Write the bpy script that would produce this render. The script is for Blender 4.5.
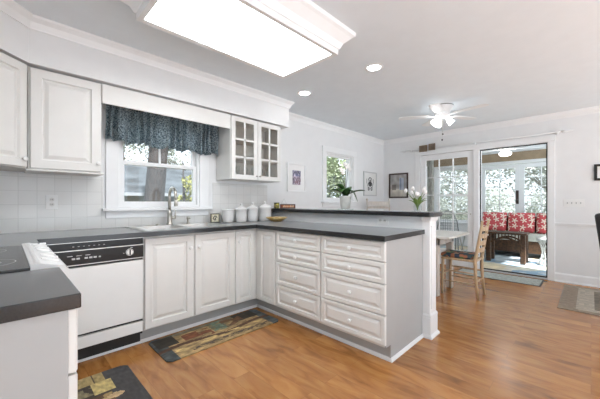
import bpy, bmesh, math, random
from mathutils import Vector, Matrix
from math import pi, sin, cos, radians as R_
random.seed(7)
S = bpy.context.scene
C = S.collection
for o in list(bpy.data.objects): bpy.data.objects.remove(o)

# ------------------------------------------------------------------ camera
TH = math.atan2(294, 292)
cd = bpy.data.cameras.new('camera'); cam = bpy.data.objects.new('camera', cd); C.objects.link(cam)
cd.sensor_width = 36; cd.lens = 36*293/600; cd.shift_y = 2.5/600
cd.clip_start = 0.03; cd.clip_end = 200
cam.location = (0, 0, 1.15); cam.rotation_euler = (pi/2, 0, -TH)
S.camera = cam
# ------------------------------------------------------------------ view, world, sun
S.view_settings.view_transform = 'Standard'; S.view_settings.look = 'None'
S.view_settings.gamma = 1; S.view_settings.use_curve_mapping = False
S.view_settings.exposure = 1.78
W = bpy.data.worlds.new('sky'); S.world = W; W.use_nodes = True
bg = W.node_tree.nodes['Background']; bg.inputs[0].default_value = (0.79, 0.905, 1.0, 1); bg.inputs[1].default_value = .65
sd = bpy.data.lights.new('sun', 'SUN'); sd.energy = 6.3; sd.angle = R_(1.5); sd.color = (.90, .96, 1)
so = bpy.data.objects.new('sun', sd); C.objects.link(so); so.rotation_euler = (R_(48), 0, R_(-12))   # low sun from the south
PANEL, CAN, GLOBE = 3.3, 9.0, 3.0

# ------------------------------------------------------------------ materials
def mat(name, col, rough=.5, metal=0, noise=0, nscale=8, bump=0, bscale=60, spec=.5, stretch=None, col2=None, trans=0):
    m = bpy.data.materials.new(name); m.use_nodes = True
    nt = m.node_tree; b = nt.nodes['Principled BSDF']
    b.inputs['Base Color'].default_value = (*col, 1); b.inputs['Roughness'].default_value = rough
    b.inputs['Metallic'].default_value = metal; b.inputs['Specular IOR Level'].default_value = spec
    tc = nt.nodes.new('ShaderNodeTexCoord'); mp = nt.nodes.new('ShaderNodeMapping')
    nt.links.new(tc.outputs['Object'], mp.inputs[0])
    if stretch: mp.inputs['Scale'].default_value = stretch
    n = nt.nodes.new('ShaderNodeTexNoise'); n.inputs['Scale'].default_value = nscale; n.inputs['Detail'].default_value = 4
    nt.links.new(mp.outputs[0], n.inputs[0])
    cr = nt.nodes.new('ShaderNodeValToRGB')
    k = noise if noise else .02
    c2 = col2 or tuple(c*(1-k) for c in col)
    cr.color_ramp.elements[0].color = (*c2, 1); cr.color_ramp.elements[1].color = (*col, 1)
    cr.color_ramp.elements[0].position = .38; cr.color_ramp.elements[1].position = .62
    nt.links.new(n.outputs[0], cr.inputs[0]); nt.links.new(cr.outputs[0], b.inputs['Base Color'])
    if bump:
        n2 = nt.nodes.new('ShaderNodeTexNoise'); n2.inputs['Scale'].default_value = bscale
        nt.links.new(mp.outputs[0], n2.inputs[0])
        bp = nt.nodes.new('ShaderNodeBump'); bp.inputs['Strength'].default_value = bump; bp.inputs['Distance'].default_value = .01
        nt.links.new(n2.outputs[0], bp.inputs['Height']); nt.links.new(bp.outputs[0], b.inputs['Normal'])
    if trans:
        out = nt.nodes['Material Output']; mx = nt.nodes.new('ShaderNodeMixShader'); tl = nt.nodes.new('ShaderNodeBsdfTranslucent')
        nt.links.new(cr.outputs[0], tl.inputs[0]); mx.inputs[0].default_value = trans
        nt.links.new(b.outputs[0], mx.inputs[1]); nt.links.new(tl.outputs[0], mx.inputs[2]); nt.links.new(mx.outputs[0], out.inputs[0])
    return m
def emis(name, col, s):
    m = bpy.data.materials.new(name); m.use_nodes = True; b = m.node_tree.nodes['Principled BSDF']
    b.inputs['Base Color'].default_value = (.9, .9, .88, 1)
    b.inputs['Emission Color'].default_value = (*col, 1); b.inputs['Emission Strength'].default_value = s
    return m
def glass_mat(name='glass', tint=(1, 1, 1), refl=1.0):
    m = bpy.data.materials.new(name); m.use_nodes = True; nt = m.node_tree; nt.nodes.remove(nt.nodes['Principled BSDF'])
    t = nt.nodes.new('ShaderNodeBsdfTransparent'); t.inputs[0].default_value = (*tint, 1)
    g = nt.nodes.new('ShaderNodeBsdfGlossy'); g.inputs['Roughness'].default_value = .02
    f = nt.nodes.new('ShaderNodeLayerWeight'); f.inputs[0].default_value = .5
    pw = nt.nodes.new('ShaderNodeMath'); pw.operation = 'POWER'; pw.inputs[1].default_value = 5; nt.links.new(f.outputs['Facing'], pw.inputs[0])
    ma = nt.nodes.new('ShaderNodeMath'); ma.operation = 'MULTIPLY_ADD'; ma.inputs[1].default_value = .9; ma.inputs[2].default_value = .035; nt.links.new(pw.outputs[0], ma.inputs[0])
    mx = nt.nodes.new('ShaderNodeMixShader')
    nt.links.new(ma.outputs[0], mx.inputs[0]); nt.links.new(t.outputs[0], mx.inputs[1]); nt.links.new(g.outputs[0], mx.inputs[2])
    nt.links.new(mx.outputs[0], nt.nodes['Material Output'].inputs[0]); return m
def vcol_mat(name, rough=.7):
    m = bpy.data.materials.new(name); m.use_nodes = True; nt = m.node_tree; b = nt.nodes['Principled BSDF']
    a = nt.nodes.new('ShaderNodeVertexColor'); a.layer_name = 'pattern'
    nt.links.new(a.outputs[0], b.inputs['Base Color']); b.inputs['Roughness'].default_value = rough; return m
def floor_mat():
    m = bpy.data.materials.new('plank_floor'); m.use_nodes = True; nt = m.node_tree; b = nt.nodes['Principled BSDF']; L = nt.links.new
    tc = nt.nodes.new('ShaderNodeTexCoord'); mp = nt.nodes.new('ShaderNodeMapping'); mp.inputs['Rotation'].default_value = (0, 0, pi/2)
    L(tc.outputs['Object'], mp.inputs[0])
    br = nt.nodes.new('ShaderNodeTexBrick'); br.inputs['Scale'].default_value = 1; br.inputs['Brick Width'].default_value = 1.2
    br.inputs['Row Height'].default_value = .13; br.inputs['Mortar Size'].default_value = .0012; br.offset = .37
    br.inputs['Color1'].default_value = (0, 0, 0, 1); br.inputs['Color2'].default_value = (1, 1, 1, 1); br.inputs['Mortar'].default_value = (.2, .2, .2, 1)
    br.inputs['Mortar Smooth'].default_value = .4
    L(mp.outputs[0], br.inputs[0])
    m2 = nt.nodes.new('ShaderNodeMapping'); m2.inputs['Scale'].default_value = (8, 2.0, 1); L(tc.outputs['Object'], m2.inputs[0])
    ad = nt.nodes.new('ShaderNodeVectorMath'); ad.operation = 'MULTIPLY_ADD'; ad.inputs[1].default_value = (13, 7, 3)
    L(br.outputs[0], ad.inputs[0]); L(m2.outputs[0], ad.inputs[2])
    n = nt.nodes.new('ShaderNodeTexNoise'); n.inputs['Scale'].default_value = 1.6; n.inputs['Detail'].default_value = 6; n.inputs['Distortion'].default_value = .8
    L(ad.outputs[0], n.inputs[0])
    cr = nt.nodes.new('ShaderNodeValToRGB'); e = cr.color_ramp.elements
    e[0].position = .25; e[0].color = (.23, .088, .02, 1); e[1].position = .8; e[1].color = (.60, .30, .095, 1)
    x = e.new(.48); x.color = (.45, .19, .05, 1)
    L(n.outputs[0], cr.inputs[0])
    mx = nt.nodes.new('ShaderNodeMix'); mx.data_type = 'RGBA'; mx.blend_type = 'MULTIPLY'; mx.inputs[0].default_value = .45
    c2 = nt.nodes.new('ShaderNodeValToRGB'); c2.color_ramp.elements[0].color = (.50, .46, .40, 1); c2.color_ramp.elements[1].color = (1, 1, 1, 1)
    L(br.outputs[0], c2.inputs[0]); L(cr.outputs[0], mx.inputs[6]); L(c2.outputs[0], mx.inputs[7])
    m3 = nt.nodes.new('ShaderNodeMix'); m3.data_type = 'RGBA'; m3.blend_type = 'MIX'; m3.inputs[7].default_value = (.16, .07, .025, 1)
    ml = nt.nodes.new('ShaderNodeMath'); ml.operation = 'MULTIPLY'; ml.inputs[1].default_value = .55
    L(br.outputs['Fac'], ml.inputs[0]); L(ml.outputs[0], m3.inputs[0]); L(mx.outputs[2], m3.inputs[6])
    L(m3.outputs[2], b.inputs['Base Color'])
    b.inputs['Roughness'].default_value = .24; b.inputs['Specular IOR Level'].default_value = .9
    bp = nt.nodes.new('ShaderNodeBump'); bp.inputs['Strength'].default_value = .08; bp.inputs['Distance'].default_value = .004
    L(n.outputs[0], bp.inputs['Height']); L(bp.outputs[0], b.inputs['Normal'])
    return m
def tile_mat():
    m = bpy.data.materials.new('white_wall_tile'); m.use_nodes = True; nt = m.node_tree; b = nt.nodes['Principled BSDF']; L = nt.links.new
    tc = nt.nodes.new('ShaderNodeTexCoord'); mp = nt.nodes.new('ShaderNodeMapping')
    sx = nt.nodes.new('ShaderNodeSeparateXYZ'); cx = nt.nodes.new('ShaderNodeCombineXYZ')
    L(tc.outputs['Object'], sx.inputs[0]); L(sx.outputs[0], cx.inputs[0]); L(sx.outputs[2], cx.inputs[1]); L(cx.outputs[0], mp.inputs[0])
    mp.inputs['Location'].default_value = (.038, -.914+.108*9, 0)
    br = nt.nodes.new('ShaderNodeTexBrick'); br.offset = 0; br.inputs['Scale'].default_value = 1; br.inputs['Brick Width'].default_value = .108
    br.inputs['Row Height'].default_value = .108; br.inputs['Mortar Size'].default_value = .0022; br.inputs['Mortar Smooth'].default_value = .3
    br.inputs['Color1'].default_value = (.75, .74, .72, 1); br.inputs['Color2'].default_value = (.71, .70, .68, 1); br.inputs['Mortar'].default_value = (.63, .62, .60, 1)
    L(mp.outputs[0], br.inputs[0]); L(br.outputs[0], b.inputs['Base Color'])
    bp = nt.nodes.new('ShaderNodeBump'); bp.invert = True; bp.inputs['Strength'].default_value = .5; bp.inputs['Distance'].default_value = .002
    L(br.outputs['Fac'], bp.inputs['Height']); L(bp.outputs[0], b.inputs['Normal']); b.inputs['Roughness'].default_value = .22
    return m
def star_mat():
    m = bpy.data.materials.new('red_starfish_fabric'); m.use_nodes = True; nt = m.node_tree; b = nt.nodes['Principled BSDF']; L = nt.links.new
    def M(op, a, c=None):
        q = nt.nodes.new('ShaderNodeMath'); q.operation = op
        for i, v in enumerate((a, c)):
            if v is None: continue
            if isinstance(v, (int, float)): q.inputs[i].default_value = v
            else: L(v, q.inputs[i])
        return q.outputs[0]
    tc = nt.nodes.new('ShaderNodeTexCoord'); sx = nt.nodes.new('ShaderNodeSeparateXYZ'); L(tc.outputs['Object'], sx.inputs[0])
    cx = nt.nodes.new('ShaderNodeCombineXYZ'); L(M('MULTIPLY', sx.outputs[0], 7.5), cx.inputs[0]); L(M('MULTIPLY', sx.outputs[2], 7.5), cx.inputs[1])
    v = nt.nodes.new('ShaderNodeTexVoronoi'); v.voronoi_dimensions = '2D'; v.inputs['Scale'].default_value = 1; v.inputs['Randomness'].default_value = .5
    L(cx.outputs[0], v.inputs['Vector'])
    d = nt.nodes.new('ShaderNodeVectorMath'); d.operation = 'SUBTRACT'; L(cx.outputs[0], d.inputs[0]); L(v.outputs['Position'], d.inputs[1])
    s2 = nt.nodes.new('ShaderNodeSeparateXYZ'); L(d.outputs[0], s2.inputs[0])
    ang = M('ARCTAN2', s2.outputs[0], s2.outputs[1]); sc = nt.nodes.new('ShaderNodeSeparateXYZ'); L(v.outputs['Color'], sc.inputs[0])
    an = M('ADD', M('MULTIPLY', ang, 5), M('MULTIPLY', sc.outputs[0], 9))
    lim = M('ADD', M('MULTIPLY', M('COSINE', an), .2), .27)
    f = M('LESS_THAN', v.outputs['Distance'], lim)
    mx = nt.nodes.new('ShaderNodeMix'); mx.data_type = 'RGBA'; mx.inputs[6].default_value = (.60, .09, .10, 1); mx.inputs[7].default_value = (.85, .74, .62, 1)
    L(f, mx.inputs[0]); L(mx.outputs[2], b.inputs['Base Color']); b.inputs['Roughness'].default_value = .85
    return m

M = {}
M['wall'] = mat('wall_paint', (.80, .80, .80), .6)
M['ceil'] = mat('ceiling_paint', (.78, .83, .87), .7)
M['trim'] = mat('white_trim_paint', (.84, .84, .84), .35)
M['cab'] = mat('cream_white_cabinet', (.755, .742, .715), .35)
M['cab2'] = mat('shaded_cabinet_grey', (.42, .42, .415), .45)  # darker copy of the cabinet paint, shade put into the colour
M['counter'] = mat('charcoal_laminate', (.018, .018, .019), .2, noise=.25, nscale=300, spec=.5)
_b = M['counter'].node_tree.nodes['Principled BSDF']; _b.inputs['Sheen Weight'].default_value = .42; _b.inputs['Sheen Roughness'].default_value = .35
M['floor'] = floor_mat(); M['tile'] = tile_mat()
M['white'] = mat('white_enamel', (.82, .82, .81), .25)
M['whitep'] = mat('white_plastic', (.85, .85, .84), .4)
M['black'] = mat('black_gloss', (.010, .010, .011), .2, spec=.25)
M['blackm'] = mat('black_matte', (.02, .02, .02), .6)
M['cook'] = mat('cooktop_black_glass', (.03, .03, .03), .18, spec=.8)
M['steel'] = mat('brushed_steel', (.62, .62, .60), .28, 1, noise=.1)
M['nickel'] = mat('brushed_nickel', (.55, .52, .47), .3, 1)
M['ceramic'] = mat('white_ceramic', (.84, .83, .82), .18)
M['glass'] = glass_mat(); M['clear'] = glass_mat('clear_glass', (.93, .96, .96))
M['curtain'] = mat('speckled_teal_grey_fabric', (.60, .69, .73), .8, noise=.8, nscale=90, trans=.6, col2=(.08, .12, .15))
M['wood'] = mat('honey_wood', (.60, .42, .25), .4, noise=.3, nscale=6, stretch=(6, 6, 1))
M['rattan'] = mat('dark_rattan', (.085, .036, .012), .5, noise=.6, nscale=30, bump=.6, bscale=90)
M['brownbeam'] = mat('tan_painted_beam', (.36, .26, .165), .6, noise=.15)
M['leaf'] = mat('glossy_leaf', (.05, .12, .03), .3, noise=.4)
M['stem'] = mat('green_stem', (.16, .25, .06), .5)
M['petal'] = mat('white_petal', (.85, .82, .80), .5)
M['bark'] = mat('tree_bark', (.026, .02, .017), .9, noise=.65, nscale=9, bump=1, bscale=22, stretch=(3, 3, .7))  # darkened so the colour carries the trunk's shade
M['fol1'] = mat('foliage_mid', (.10, .16, .04), .6, noise=.5, trans=.3)
M['fol2'] = mat('foliage_pale', (.26, .30, .17), .6, noise=.4, trans=.4)
M['fol3'] = mat('foliage_yellow', (.30, .29, .08), .6, noise=.4, trans=.3)
M['fol5'] = mat('winter_foliage', (.17, .18, .13), .7, noise=.5, trans=.3)
M['fol4'] = mat('foliage_grey_green', (.42, .44, .38), .6, noise=.3, trans=.5)
M['bark2'] = mat('pale_bark', (.30, .28, .25), .9, noise=.4)
M['grass'] = mat('lawn', (.10, .11, .06), .9, noise=.5, nscale=2)
M['roof'] = mat('dappled_blue_grey_shingle', (.046, .052, .056), .8, nscale=1.3, stretch=(1, 1, 2.5), col2=(.018, .021, .023))  # large noise patches paint sun dapples over the shingle colour
M['siding'] = mat('grey_siding', (.24, .25, .25), .7, noise=.1)
M['taupe'] = mat('taupe_fabric', (.40, .31, .23), .8, noise=.2, trans=.2)
M['vc'] = vcol_mat('printed_pattern'); M['vcg'] = vcol_mat('printed_picture', .35)
M['star'] = star_mat()
M['darkframe'] = mat('dark_brown_frame', (.055, .035, .03), .4)
M['greyframe'] = mat('pale_grey_frame', (.55, .55, .55), .4)
M['seatfab'] = mat('striped_pale_cushion', (.62, .62, .55), .8, noise=.35, nscale=10, stretch=(1, 9, 1))
M['lime'] = mat('whitewashed_wood', (.62, .56, .50), .5, noise=.12, nscale=5, stretch=(5, 5, 1))
M['shade'] = emis('frosted_globe', (.93, .97, 1), GLOBE)
M['panel'] = emis('opal_diffuser', (.92, .965, 1), PANEL)
M['globe2'] = emis('sunroom_globe', (1, .98, .93), 5)
M['can'] = emis('can_lamp', (.95, .98, 1), CAN)
M['white2'] = mat('white_wicker', (.78, .78, .74), .5, noise=.3, nscale=60, bump=.6)
M['greymetal'] = mat('grey_metal', (.25, .26, .26), .4, .5)
M['leather'] = mat('black_leather', (.03, .03, .032), .35)
M['yellow'] = mat('amber_glazed_dish', (.62, .38, .12), .3, noise=.45, nscale=25, col2=(.75, .6, .3))

# ------------------------------------------------------------------ helpers
def BM(): return bmesh.new()
def box(bm, x0, x1, y0, y1, z0, z1, bev=0, mi=0):
    if x1 < x0: x0, x1 = x1, x0
    if y1 < y0: y0, y1 = y1, y0
    r = bmesh.ops.create_cube(bm, size=1, matrix=Matrix.Translation(((x0+x1)/2, (y0+y1)/2, (z0+z1)/2)) @ Matrix.Diagonal((x1-x0, y1-y0, z1-z0, 1)))
    vs = r['verts']; fs = {f for v in vs for f in v.link_faces}
    for f in fs: f.material_index = mi
    if bev:
        es = {e for v in vs for e in v.link_edges}
        bmesh.ops.bevel(bm, geom=list(es), offset=bev, segments=2, affect='EDGES', profile=.5)
def prism(bm, pts, z0, z1):
    a = [bm.verts.new((x, y, z0)) for x, y in pts]; b = [bm.verts.new((x, y, z1)) for x, y in pts]
    n = len(pts); bm.faces.new(a[::-1]); bm.faces.new(b)
    for i in range(n): bm.faces.new((a[i], a[(i+1) % n], b[(i+1) % n], b[i]))
def lathe(bm, prof, c=(0, 0, 0), seg=24, cap=True, mtx=None, sx=1, sy=1):
    rings = []
    for r, z in prof:
        ring = []
        for i in range(seg):
            p = Vector((r*cos(2*pi*i/seg)*sx, r*sin(2*pi*i/seg)*sy, z))
            if mtx: p = mtx @ p
            ring.append(bm.verts.new(p+Vector(c)))
        rings.append(ring)
    for a, b in zip(rings, rings[1:]):
        for i in range(seg):
            f = bm.faces.new((a[i], a[(i+1) % seg], b[(i+1) % seg], b[i])); f.smooth = True
    if cap:
        bm.faces.new(rings[0][::-1]); bm.faces.new(rings[-1])
def cyl(bm, p0, p1, r0, r1=None, seg=12):
    p0 = Vector(p0); p1 = Vector(p1); d = p1-p0
    q = d.to_track_quat('Z', 'Y').to_matrix().to_4x4()
    lathe(bm, [(r0, 0), (r1 if r1 is not None else r0, d.length)], p0, seg, True, q)
def tube(bm, pts, r, seg=10):
    pts = [Vector(p) for p in pts]; rr = r if isinstance(r, (list, tuple)) else [r]*len(pts)
    rings = []; up = Vector((0, 0, 1)); nrm = None
    for i, p in enumerate(pts):
        t = (pts[min(i+1, len(pts)-1)]-pts[max(i-1, 0)]).normalized()
        if nrm is None: nrm = t.cross(up if abs(t.z) < .95 else Vector((1, 0, 0))).normalized()
        nrm = (nrm-t*nrm.dot(t)).normalized(); bn = t.cross(nrm)
        rings.append([bm.verts.new(p+(nrm*cos(2*pi*k/seg)+bn*sin(2*pi*k/seg))*rr[i]) for k in range(seg)])
    for a, b in zip(rings, rings[1:]):
        for k in range(seg):
            f = bm.faces.new((a[k], a[(k+1) % seg], b[(k+1) % seg], b[k])); f.smooth = True
    bm.faces.new(rings[0][::-1]); bm.faces.new(rings[-1])
def sphere(bm, c, r, s=(1, 1, 1), u=12, v=8):
    m = Matrix.Translation(c) @ Matrix.Diagonal((*s, 1))
    q = bmesh.ops.create_uvsphere(bm, u_segments=u, v_segments=v, radius=r, matrix=m)
    for x in q['verts']:
        for f in x.link_faces: f.smooth = True
def sweep(bm, path, prof, closed=False):
    """prof: (outward offset, z); outward = left of the path direction"""
    P = [Vector((x, y)) for x, y in path]; n = len(P); rings = []
    for i in range(n):
        def nr(a, b): d = (b-a).normalized(); return Vector((-d.y, d.x))
        if closed: n1 = nr(P[i-1], P[i]); n2 = nr(P[i], P[(i+1) % n])
        else:
            n1 = nr(P[max(i-1, 0)], P[max(i, 1)]); n2 = nr(P[min(i, n-2)], P[min(i+1, n-1)])
        m = (n1+n2); m = m/(m.dot(n1)) if m.dot(n1) > 1e-6 else n1
        rings.append([bm.verts.new((P[i].x+m.x*o, P[i].y+m.y*o, z)) for o, z in prof])
    k = len(prof)
    for i in range(n if closed else n-1):
        a = rings[i]; b = rings[(i+1) % n]
        for j in range(k-1): bm.faces.new((a[j], b[j], b[j+1], a[j+1]))
    if not closed:
        for r in (rings[0], rings[-1]):
            try: bm.faces.new(r)
            except Exception: pass
def panel(bm, x0, z0, w, h, b=.055, y=0, t=.02):
    L = [(0, y+t), (0, y+.004), (.004, y), (b, y), (b+.006, y+.013), (b+.014, y+.013), (b+.038, y+.001)]
    rs = [[bm.verts.new(p) for p in ((x0+i, d, z0+i), (x0+w-i, d, z0+i), (x0+w-i, d, z0+h-i), (x0+i, d, z0+h-i))] for i, d in L]
    for a, c in zip(rs, rs[1:]):
        for k in range(4): bm.faces.new((a[k], a[(k+1) % 4], c[(k+1) % 4], c[k]))
    bm.faces.new(rs[-1]); bm.faces.new(rs[0][::-1])
def obj(name, bm, m, parent=None, loc=None, rotz=0):
    bmesh.ops.recalc_face_normals(bm, faces=bm.faces)
    me = bpy.data.meshes.new(name); bm.to_mesh(me); bm.free()
    for x in (m if isinstance(m, (list, tuple)) else [m]): me.materials.append(x)
    o = bpy.data.objects.new(name, me); C.objects.link(o)
    if loc: o.location = loc
    if rotz: o.rotation_euler = (0, 0, rotz)
    if parent: o.parent = parent
    return o
def tag(o, label, cat, group=None, kind=None):
    o['label'] = label; o['category'] = cat
    if group: o['group'] = group
    if kind: o['kind'] = kind
    return o
def thing(name, label, cat, loc=(0, 0, 0), rotz=0, group=None):
    o = bpy.data.objects.new(name, None); C.objects.link(o); o.empty_display_size = .05
    o.location = loc; o.rotation_euler = (0, 0, rotz); return tag(o, label, cat, group)
def struct(name, bm, m, parent=None, loc=None, rotz=0):
    o = obj(name, bm, m, parent, loc, rotz)
    if not parent: o['kind'] = 'structure'
    return o
def sempty(name, loc, rotz=0):
    o = bpy.data.objects.new(name, None); C.objects.link(o); o.location = loc; o.rotation_euler = (0, 0, rotz); o['kind'] = 'structure'; return o
def dup(root, loc, rotz, label, group=None):
    r = root.copy(); C.objects.link(r); r.location = loc; r.rotation_euler = (0, 0, rotz); r['label'] = label
    if group: r['group'] = group
    for ch in list(root.children):
        c = ch.copy(); C.objects.link(c); c.parent = r
        for g in list(ch.children):
            d = g.copy(); C.objects.link(d); d.parent = c
    return r
def knob(parent, x, z, y=0, m='whitep', r=.017, name='knob'):
    bm = BM(); q = Matrix.Rotation(pi/2, 4, 'X')
    lathe(bm, [(r*.45, 0), (r*.4, .012), (r*.9, .016), (r, .022), (r*.75, .028), (r*.2, .030)], (x, y, z), 14, True, q)
    return obj(name, bm, M[m], parent)
def lin(c): return tuple(c)      # colour attributes are stored sRGB encoded
def patterned(bm, w, h, nx, ny, fn, z=0, plane='xy', y=0):
    """a flat sheet of faces coloured by fn(u,v) (sRGB 0..1)"""
    cl = bm.loops.layers.color.new('pattern')
    g = [[bm.verts.new((w*i/nx, h*j/ny, z) if plane == 'xy' else (w*i/nx, y, h*j/ny)) for j in range(ny+1)] for i in range(nx+1)]
    for i in range(nx):
        for j in range(ny):
            c = fn((i+.5)/nx, (j+.5)/ny)
            if c is None: continue
            f = bm.faces.new((g[i][j], g[i+1][j], g[i+1][j+1], g[i][j+1]))
            for l in f.loops: l[cl] = (*c, 1)
    return cl
def solid(o, t, off=-1):
    md = o.modifiers.new('thickness', 'SOLIDIFY'); md.thickness = t; md.offset = off
from mathutils import noise as N_
def nz(x, y, s=1, k=0): return N_.noise(Vector((x*s, y*s, k)))

# ------------------------------------------------------------------ room shell
XW, XE, YS, YN, ZC = -.5, 5.65, -3.2, 3.12, 2.44
bm = BM(); box(bm, XW-.15, XE+.12, YS-.15, YN+.15, -.1, 0); struct('floor', bm, M['floor'])
bm = BM(); box(bm, XW-.15, XE+.15, YS-.15, YN+.15, ZC, ZC+.12); struct('ceiling', bm, M['ceil'])
def wall(name, axis, c0, c1, a0, a1, z1, holes, m=None, z0=0):
    """axis 'y': wall normal along y, thickness c0..c1, spans a0..a1 in x; holes (a0,a1,z0,z1)"""
    bm = BM()
    def b(p, q, r, s):
        if q-p < 1e-4 or s-r < 1e-4: return
        if axis == 'y': box(bm, p, q, c0, c1, r, s)
        else: box(bm, c0, c1, p, q, r, s)
    cur = a0
    for h in sorted(holes):
        b(cur, h[0], z0, z1); b(h[0], h[1], z0, h[2]); b(h[0], h[1], h[3], z1); cur = h[1]
    b(cur, a1, z0, z1)
    return struct(name, bm, m or M['wall'])
W1 = (.745, 1.535, 1.10, 1.99); W2 = (3.75, 4.52, 1.17, 1.98)
wall('wall_north', 'y', YN, YN+.15, XW-.15, XE+.15, ZC, [W1, W2])
DO = (.452, 1.343, 0, 2.04); DL = (1.425, 2.335, 0, 2.045)
wall('wall_east', 'x', XE, XE+.15, YS-.15, YN, ZC, [DO, DL])
wall('wall_west', 'x', XW-.15, XW, YS, YN, ZC, [(-3.1, -1.3, .05, 2.3), (-1.1, -.1, .05, 2.3)])  # unseen openings, added and sized to light the drawer fronts
wall('wall_south', 'y', YS-.15, YS, XW-.15, XE, ZC, [(.0, 2.5, .05, 2.2), (2.8, 5.4, .05, 2.2)])  # unseen openings, enlarged to let bounced daylight reach the ceiling
# backsplash tile as a thin skin on the north wall
bm = BM()
for a, b_, c, d in ((XW, .622, .914, 1.375), (.622, 1.70, .914, 1.062), (1.70, 2.505, .914, 1.375), (.552, .648, 1.375, 1.376)):
    box(bm, a, b_, YN-.008, YN-.0005, c, d)
struct('wall_backsplash', bm, M['tile'])
bm = BM(); box(bm, XW+.0005, XW+.008, .94, YN-.009, .914, 1.375); struct('wall_backsplash_west', bm, M['wall'])
# soffit above the wall cabinets
bm = BM()
prism(bm, [(XW, YN), (XW, .9), (-.17, .9), (-.17, 2.492), (.115, 2.770), (2.588, 2.770), (2.588, YN)], 2.118, ZC)
struct('ceiling_soffit', bm, M['wall'])
CR = [(0, 2.355), (-.008, 2.355), (-.011, 2.365), (-.026, 2.40), (-.048, 2.425), (-.052, 2.44), (0, 2.44)]
bm = BM()
sweep(bm, [(-.17, .9), (-.17, 2.492), (.115, 2.770), (2.588, 2.770), (2.588, YN), (XE, YN), (XE, YS)], CR)
struct('trim_1', bm, M['trim'])
BB = [(0, .0), (-.014, .0), (-.014, .085), (-.008, .1), (0, .1)]
BBR = [(0, .0), (-.016, .0), (-.016, .105), (-.008, .125), (0, .125)]
bm = BM(); sweep(bm, [(2.665, YN), (XE, YN), (XE, 2.44)], BB); struct('baseboard_north', bm, M['trim'])
bm = BM(); sweep(bm, [(XE, .372), (XE, YS)], BBR); sweep(bm, [(XE-.016, .372), (XE-.016, YS)], [(0, 0), (-.014, 0), (-.012, .014), (0, .02)]); struct('baseboard_east', bm, M['trim'])
CH = [(0, .79), (-.012, .79), (-.014, .805), (-.028, .825), (-.034, .845), (-.03, .852), (0, .852)]
bm = BM(); sweep(bm, [(XE, .372), (XE, YS)], CH); struct('trim_2', bm, M['trim'])
bm = BM(); sweep(bm, [(XE, YN), (XE, 2.43)], CH); struct('trim_8', bm, M['trim'])
# casing of the double opening in the east wall
bm = BM()
box(bm, XE-.022, XE, .372, .452, 0, 2.04, .004); box(bm, XE-.022, XE, 1.343, 1.425, 0, 2.04, .004); box(bm, XE-.022, XE, 2.335, 2.425, 0, 2.04, .004)
box(bm, XE-.026, XE, .365, 2.435, 2.04, 2.125, .004)
box(bm, XE, XE+.15, .452, .458, 0, 2.04)
box(bm, XE, XE+.15, 1.337, 1.343, 0, 2.04); box(bm, XE, XE+.15, .452, 1.343, 2.034, 2.04)
struct('trim_3', bm, M['trim'])

def window(name, loc, rotz, w, h, cols=1, rows=1, casing=.1, sill=True, hung=True, mat_='trim', vert_only_top=0):
    """opening w x h, local origin at lower inner-left corner of the opening; +y outward"""
    r = sempty(name, loc, rotz)
    bm = BM()
    if casing:
        box(bm, -casing, 0, -.02, 0, -.02, h, .004); box(bm, w, w+casing, -.02, 0, -.02, h, .004); box(bm, -casing-.01, w+casing+.01, -.024, 0, h, h+casing, .004)
    box(bm, 0, .02, 0, .14, 0, h); box(bm, w-.02, w, 0, .14, 0, h); box(bm, .02, w-.02, 0, .14, h-.02, h); box(bm, .02, w-.02, 0, .14, 0, .02)
    struct('window_frame', bm, M[mat_], r)
    if sill:
        bm = BM(); box(bm, -casing-.03, w+casing+.03, -.06, 0, -.035, -.005, .006); box(bm, -casing, w+casing, -.018, 0, -.1, -.035, .004)
        struct('window_sill', bm, M[mat_], r)
    def sash(z0, z1, y, c, rw):
        bm = BM(); s = .035
        box(bm, .02, .02+s, y, y+.03, z0, z1); box(bm, w-.02-s, w-.02, y, y+.03, z0, z1)
        box(bm, .02+s, w-.02-s, y, y+.03, z0, z0+s); box(bm, .02+s, w-.02-s, y, y+.03, z1-s, z1)
        for i in range(1, c):
            x = .02+s+(w-.04-2*s)*i/c; box(bm, x-.008, x+.008, y+.006, y+.024, z0+s, z1-s)
        for j in range(1, rw):
            z = z0+s+(z1-z0-2*s)*j/rw; box(bm, .02+s, w-.02-s, y+.006, y+.024, z-.008, z+.008)
        a = struct('sash', bm, M[mat_], r)
        bm = BM(); box(bm, .02+s, w-.02-s, y+.013, y+.017, z0+s, z1-s); struct('pane', bm, M['glass'], a)
    if hung:
        mid = h*.48; sash(.02, mid+.02, .03, cols, rows if not vert_only_top else 1); sash(mid-.015, h-.02, .065, vert_only_top or cols, rows)
    else: sash(.02, h-.02, .04, cols, rows)
    return r
window('window_1', (W1[0], YN, W1[2]), 0, W1[1]-W1[0], W1[3]-W1[2], 1, 1, .105, True, True, vert_only_top=2)
window('window_2', (W2[0], YN, W2[2]), 0, W2[1]-W2[0], W2[3]-W2[2], 1, 1, .095, True, False)
window('window_3', (.2, YS, .3), pi, -2.1, 1.8, 1, 1, 0, False) if False else None

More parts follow.
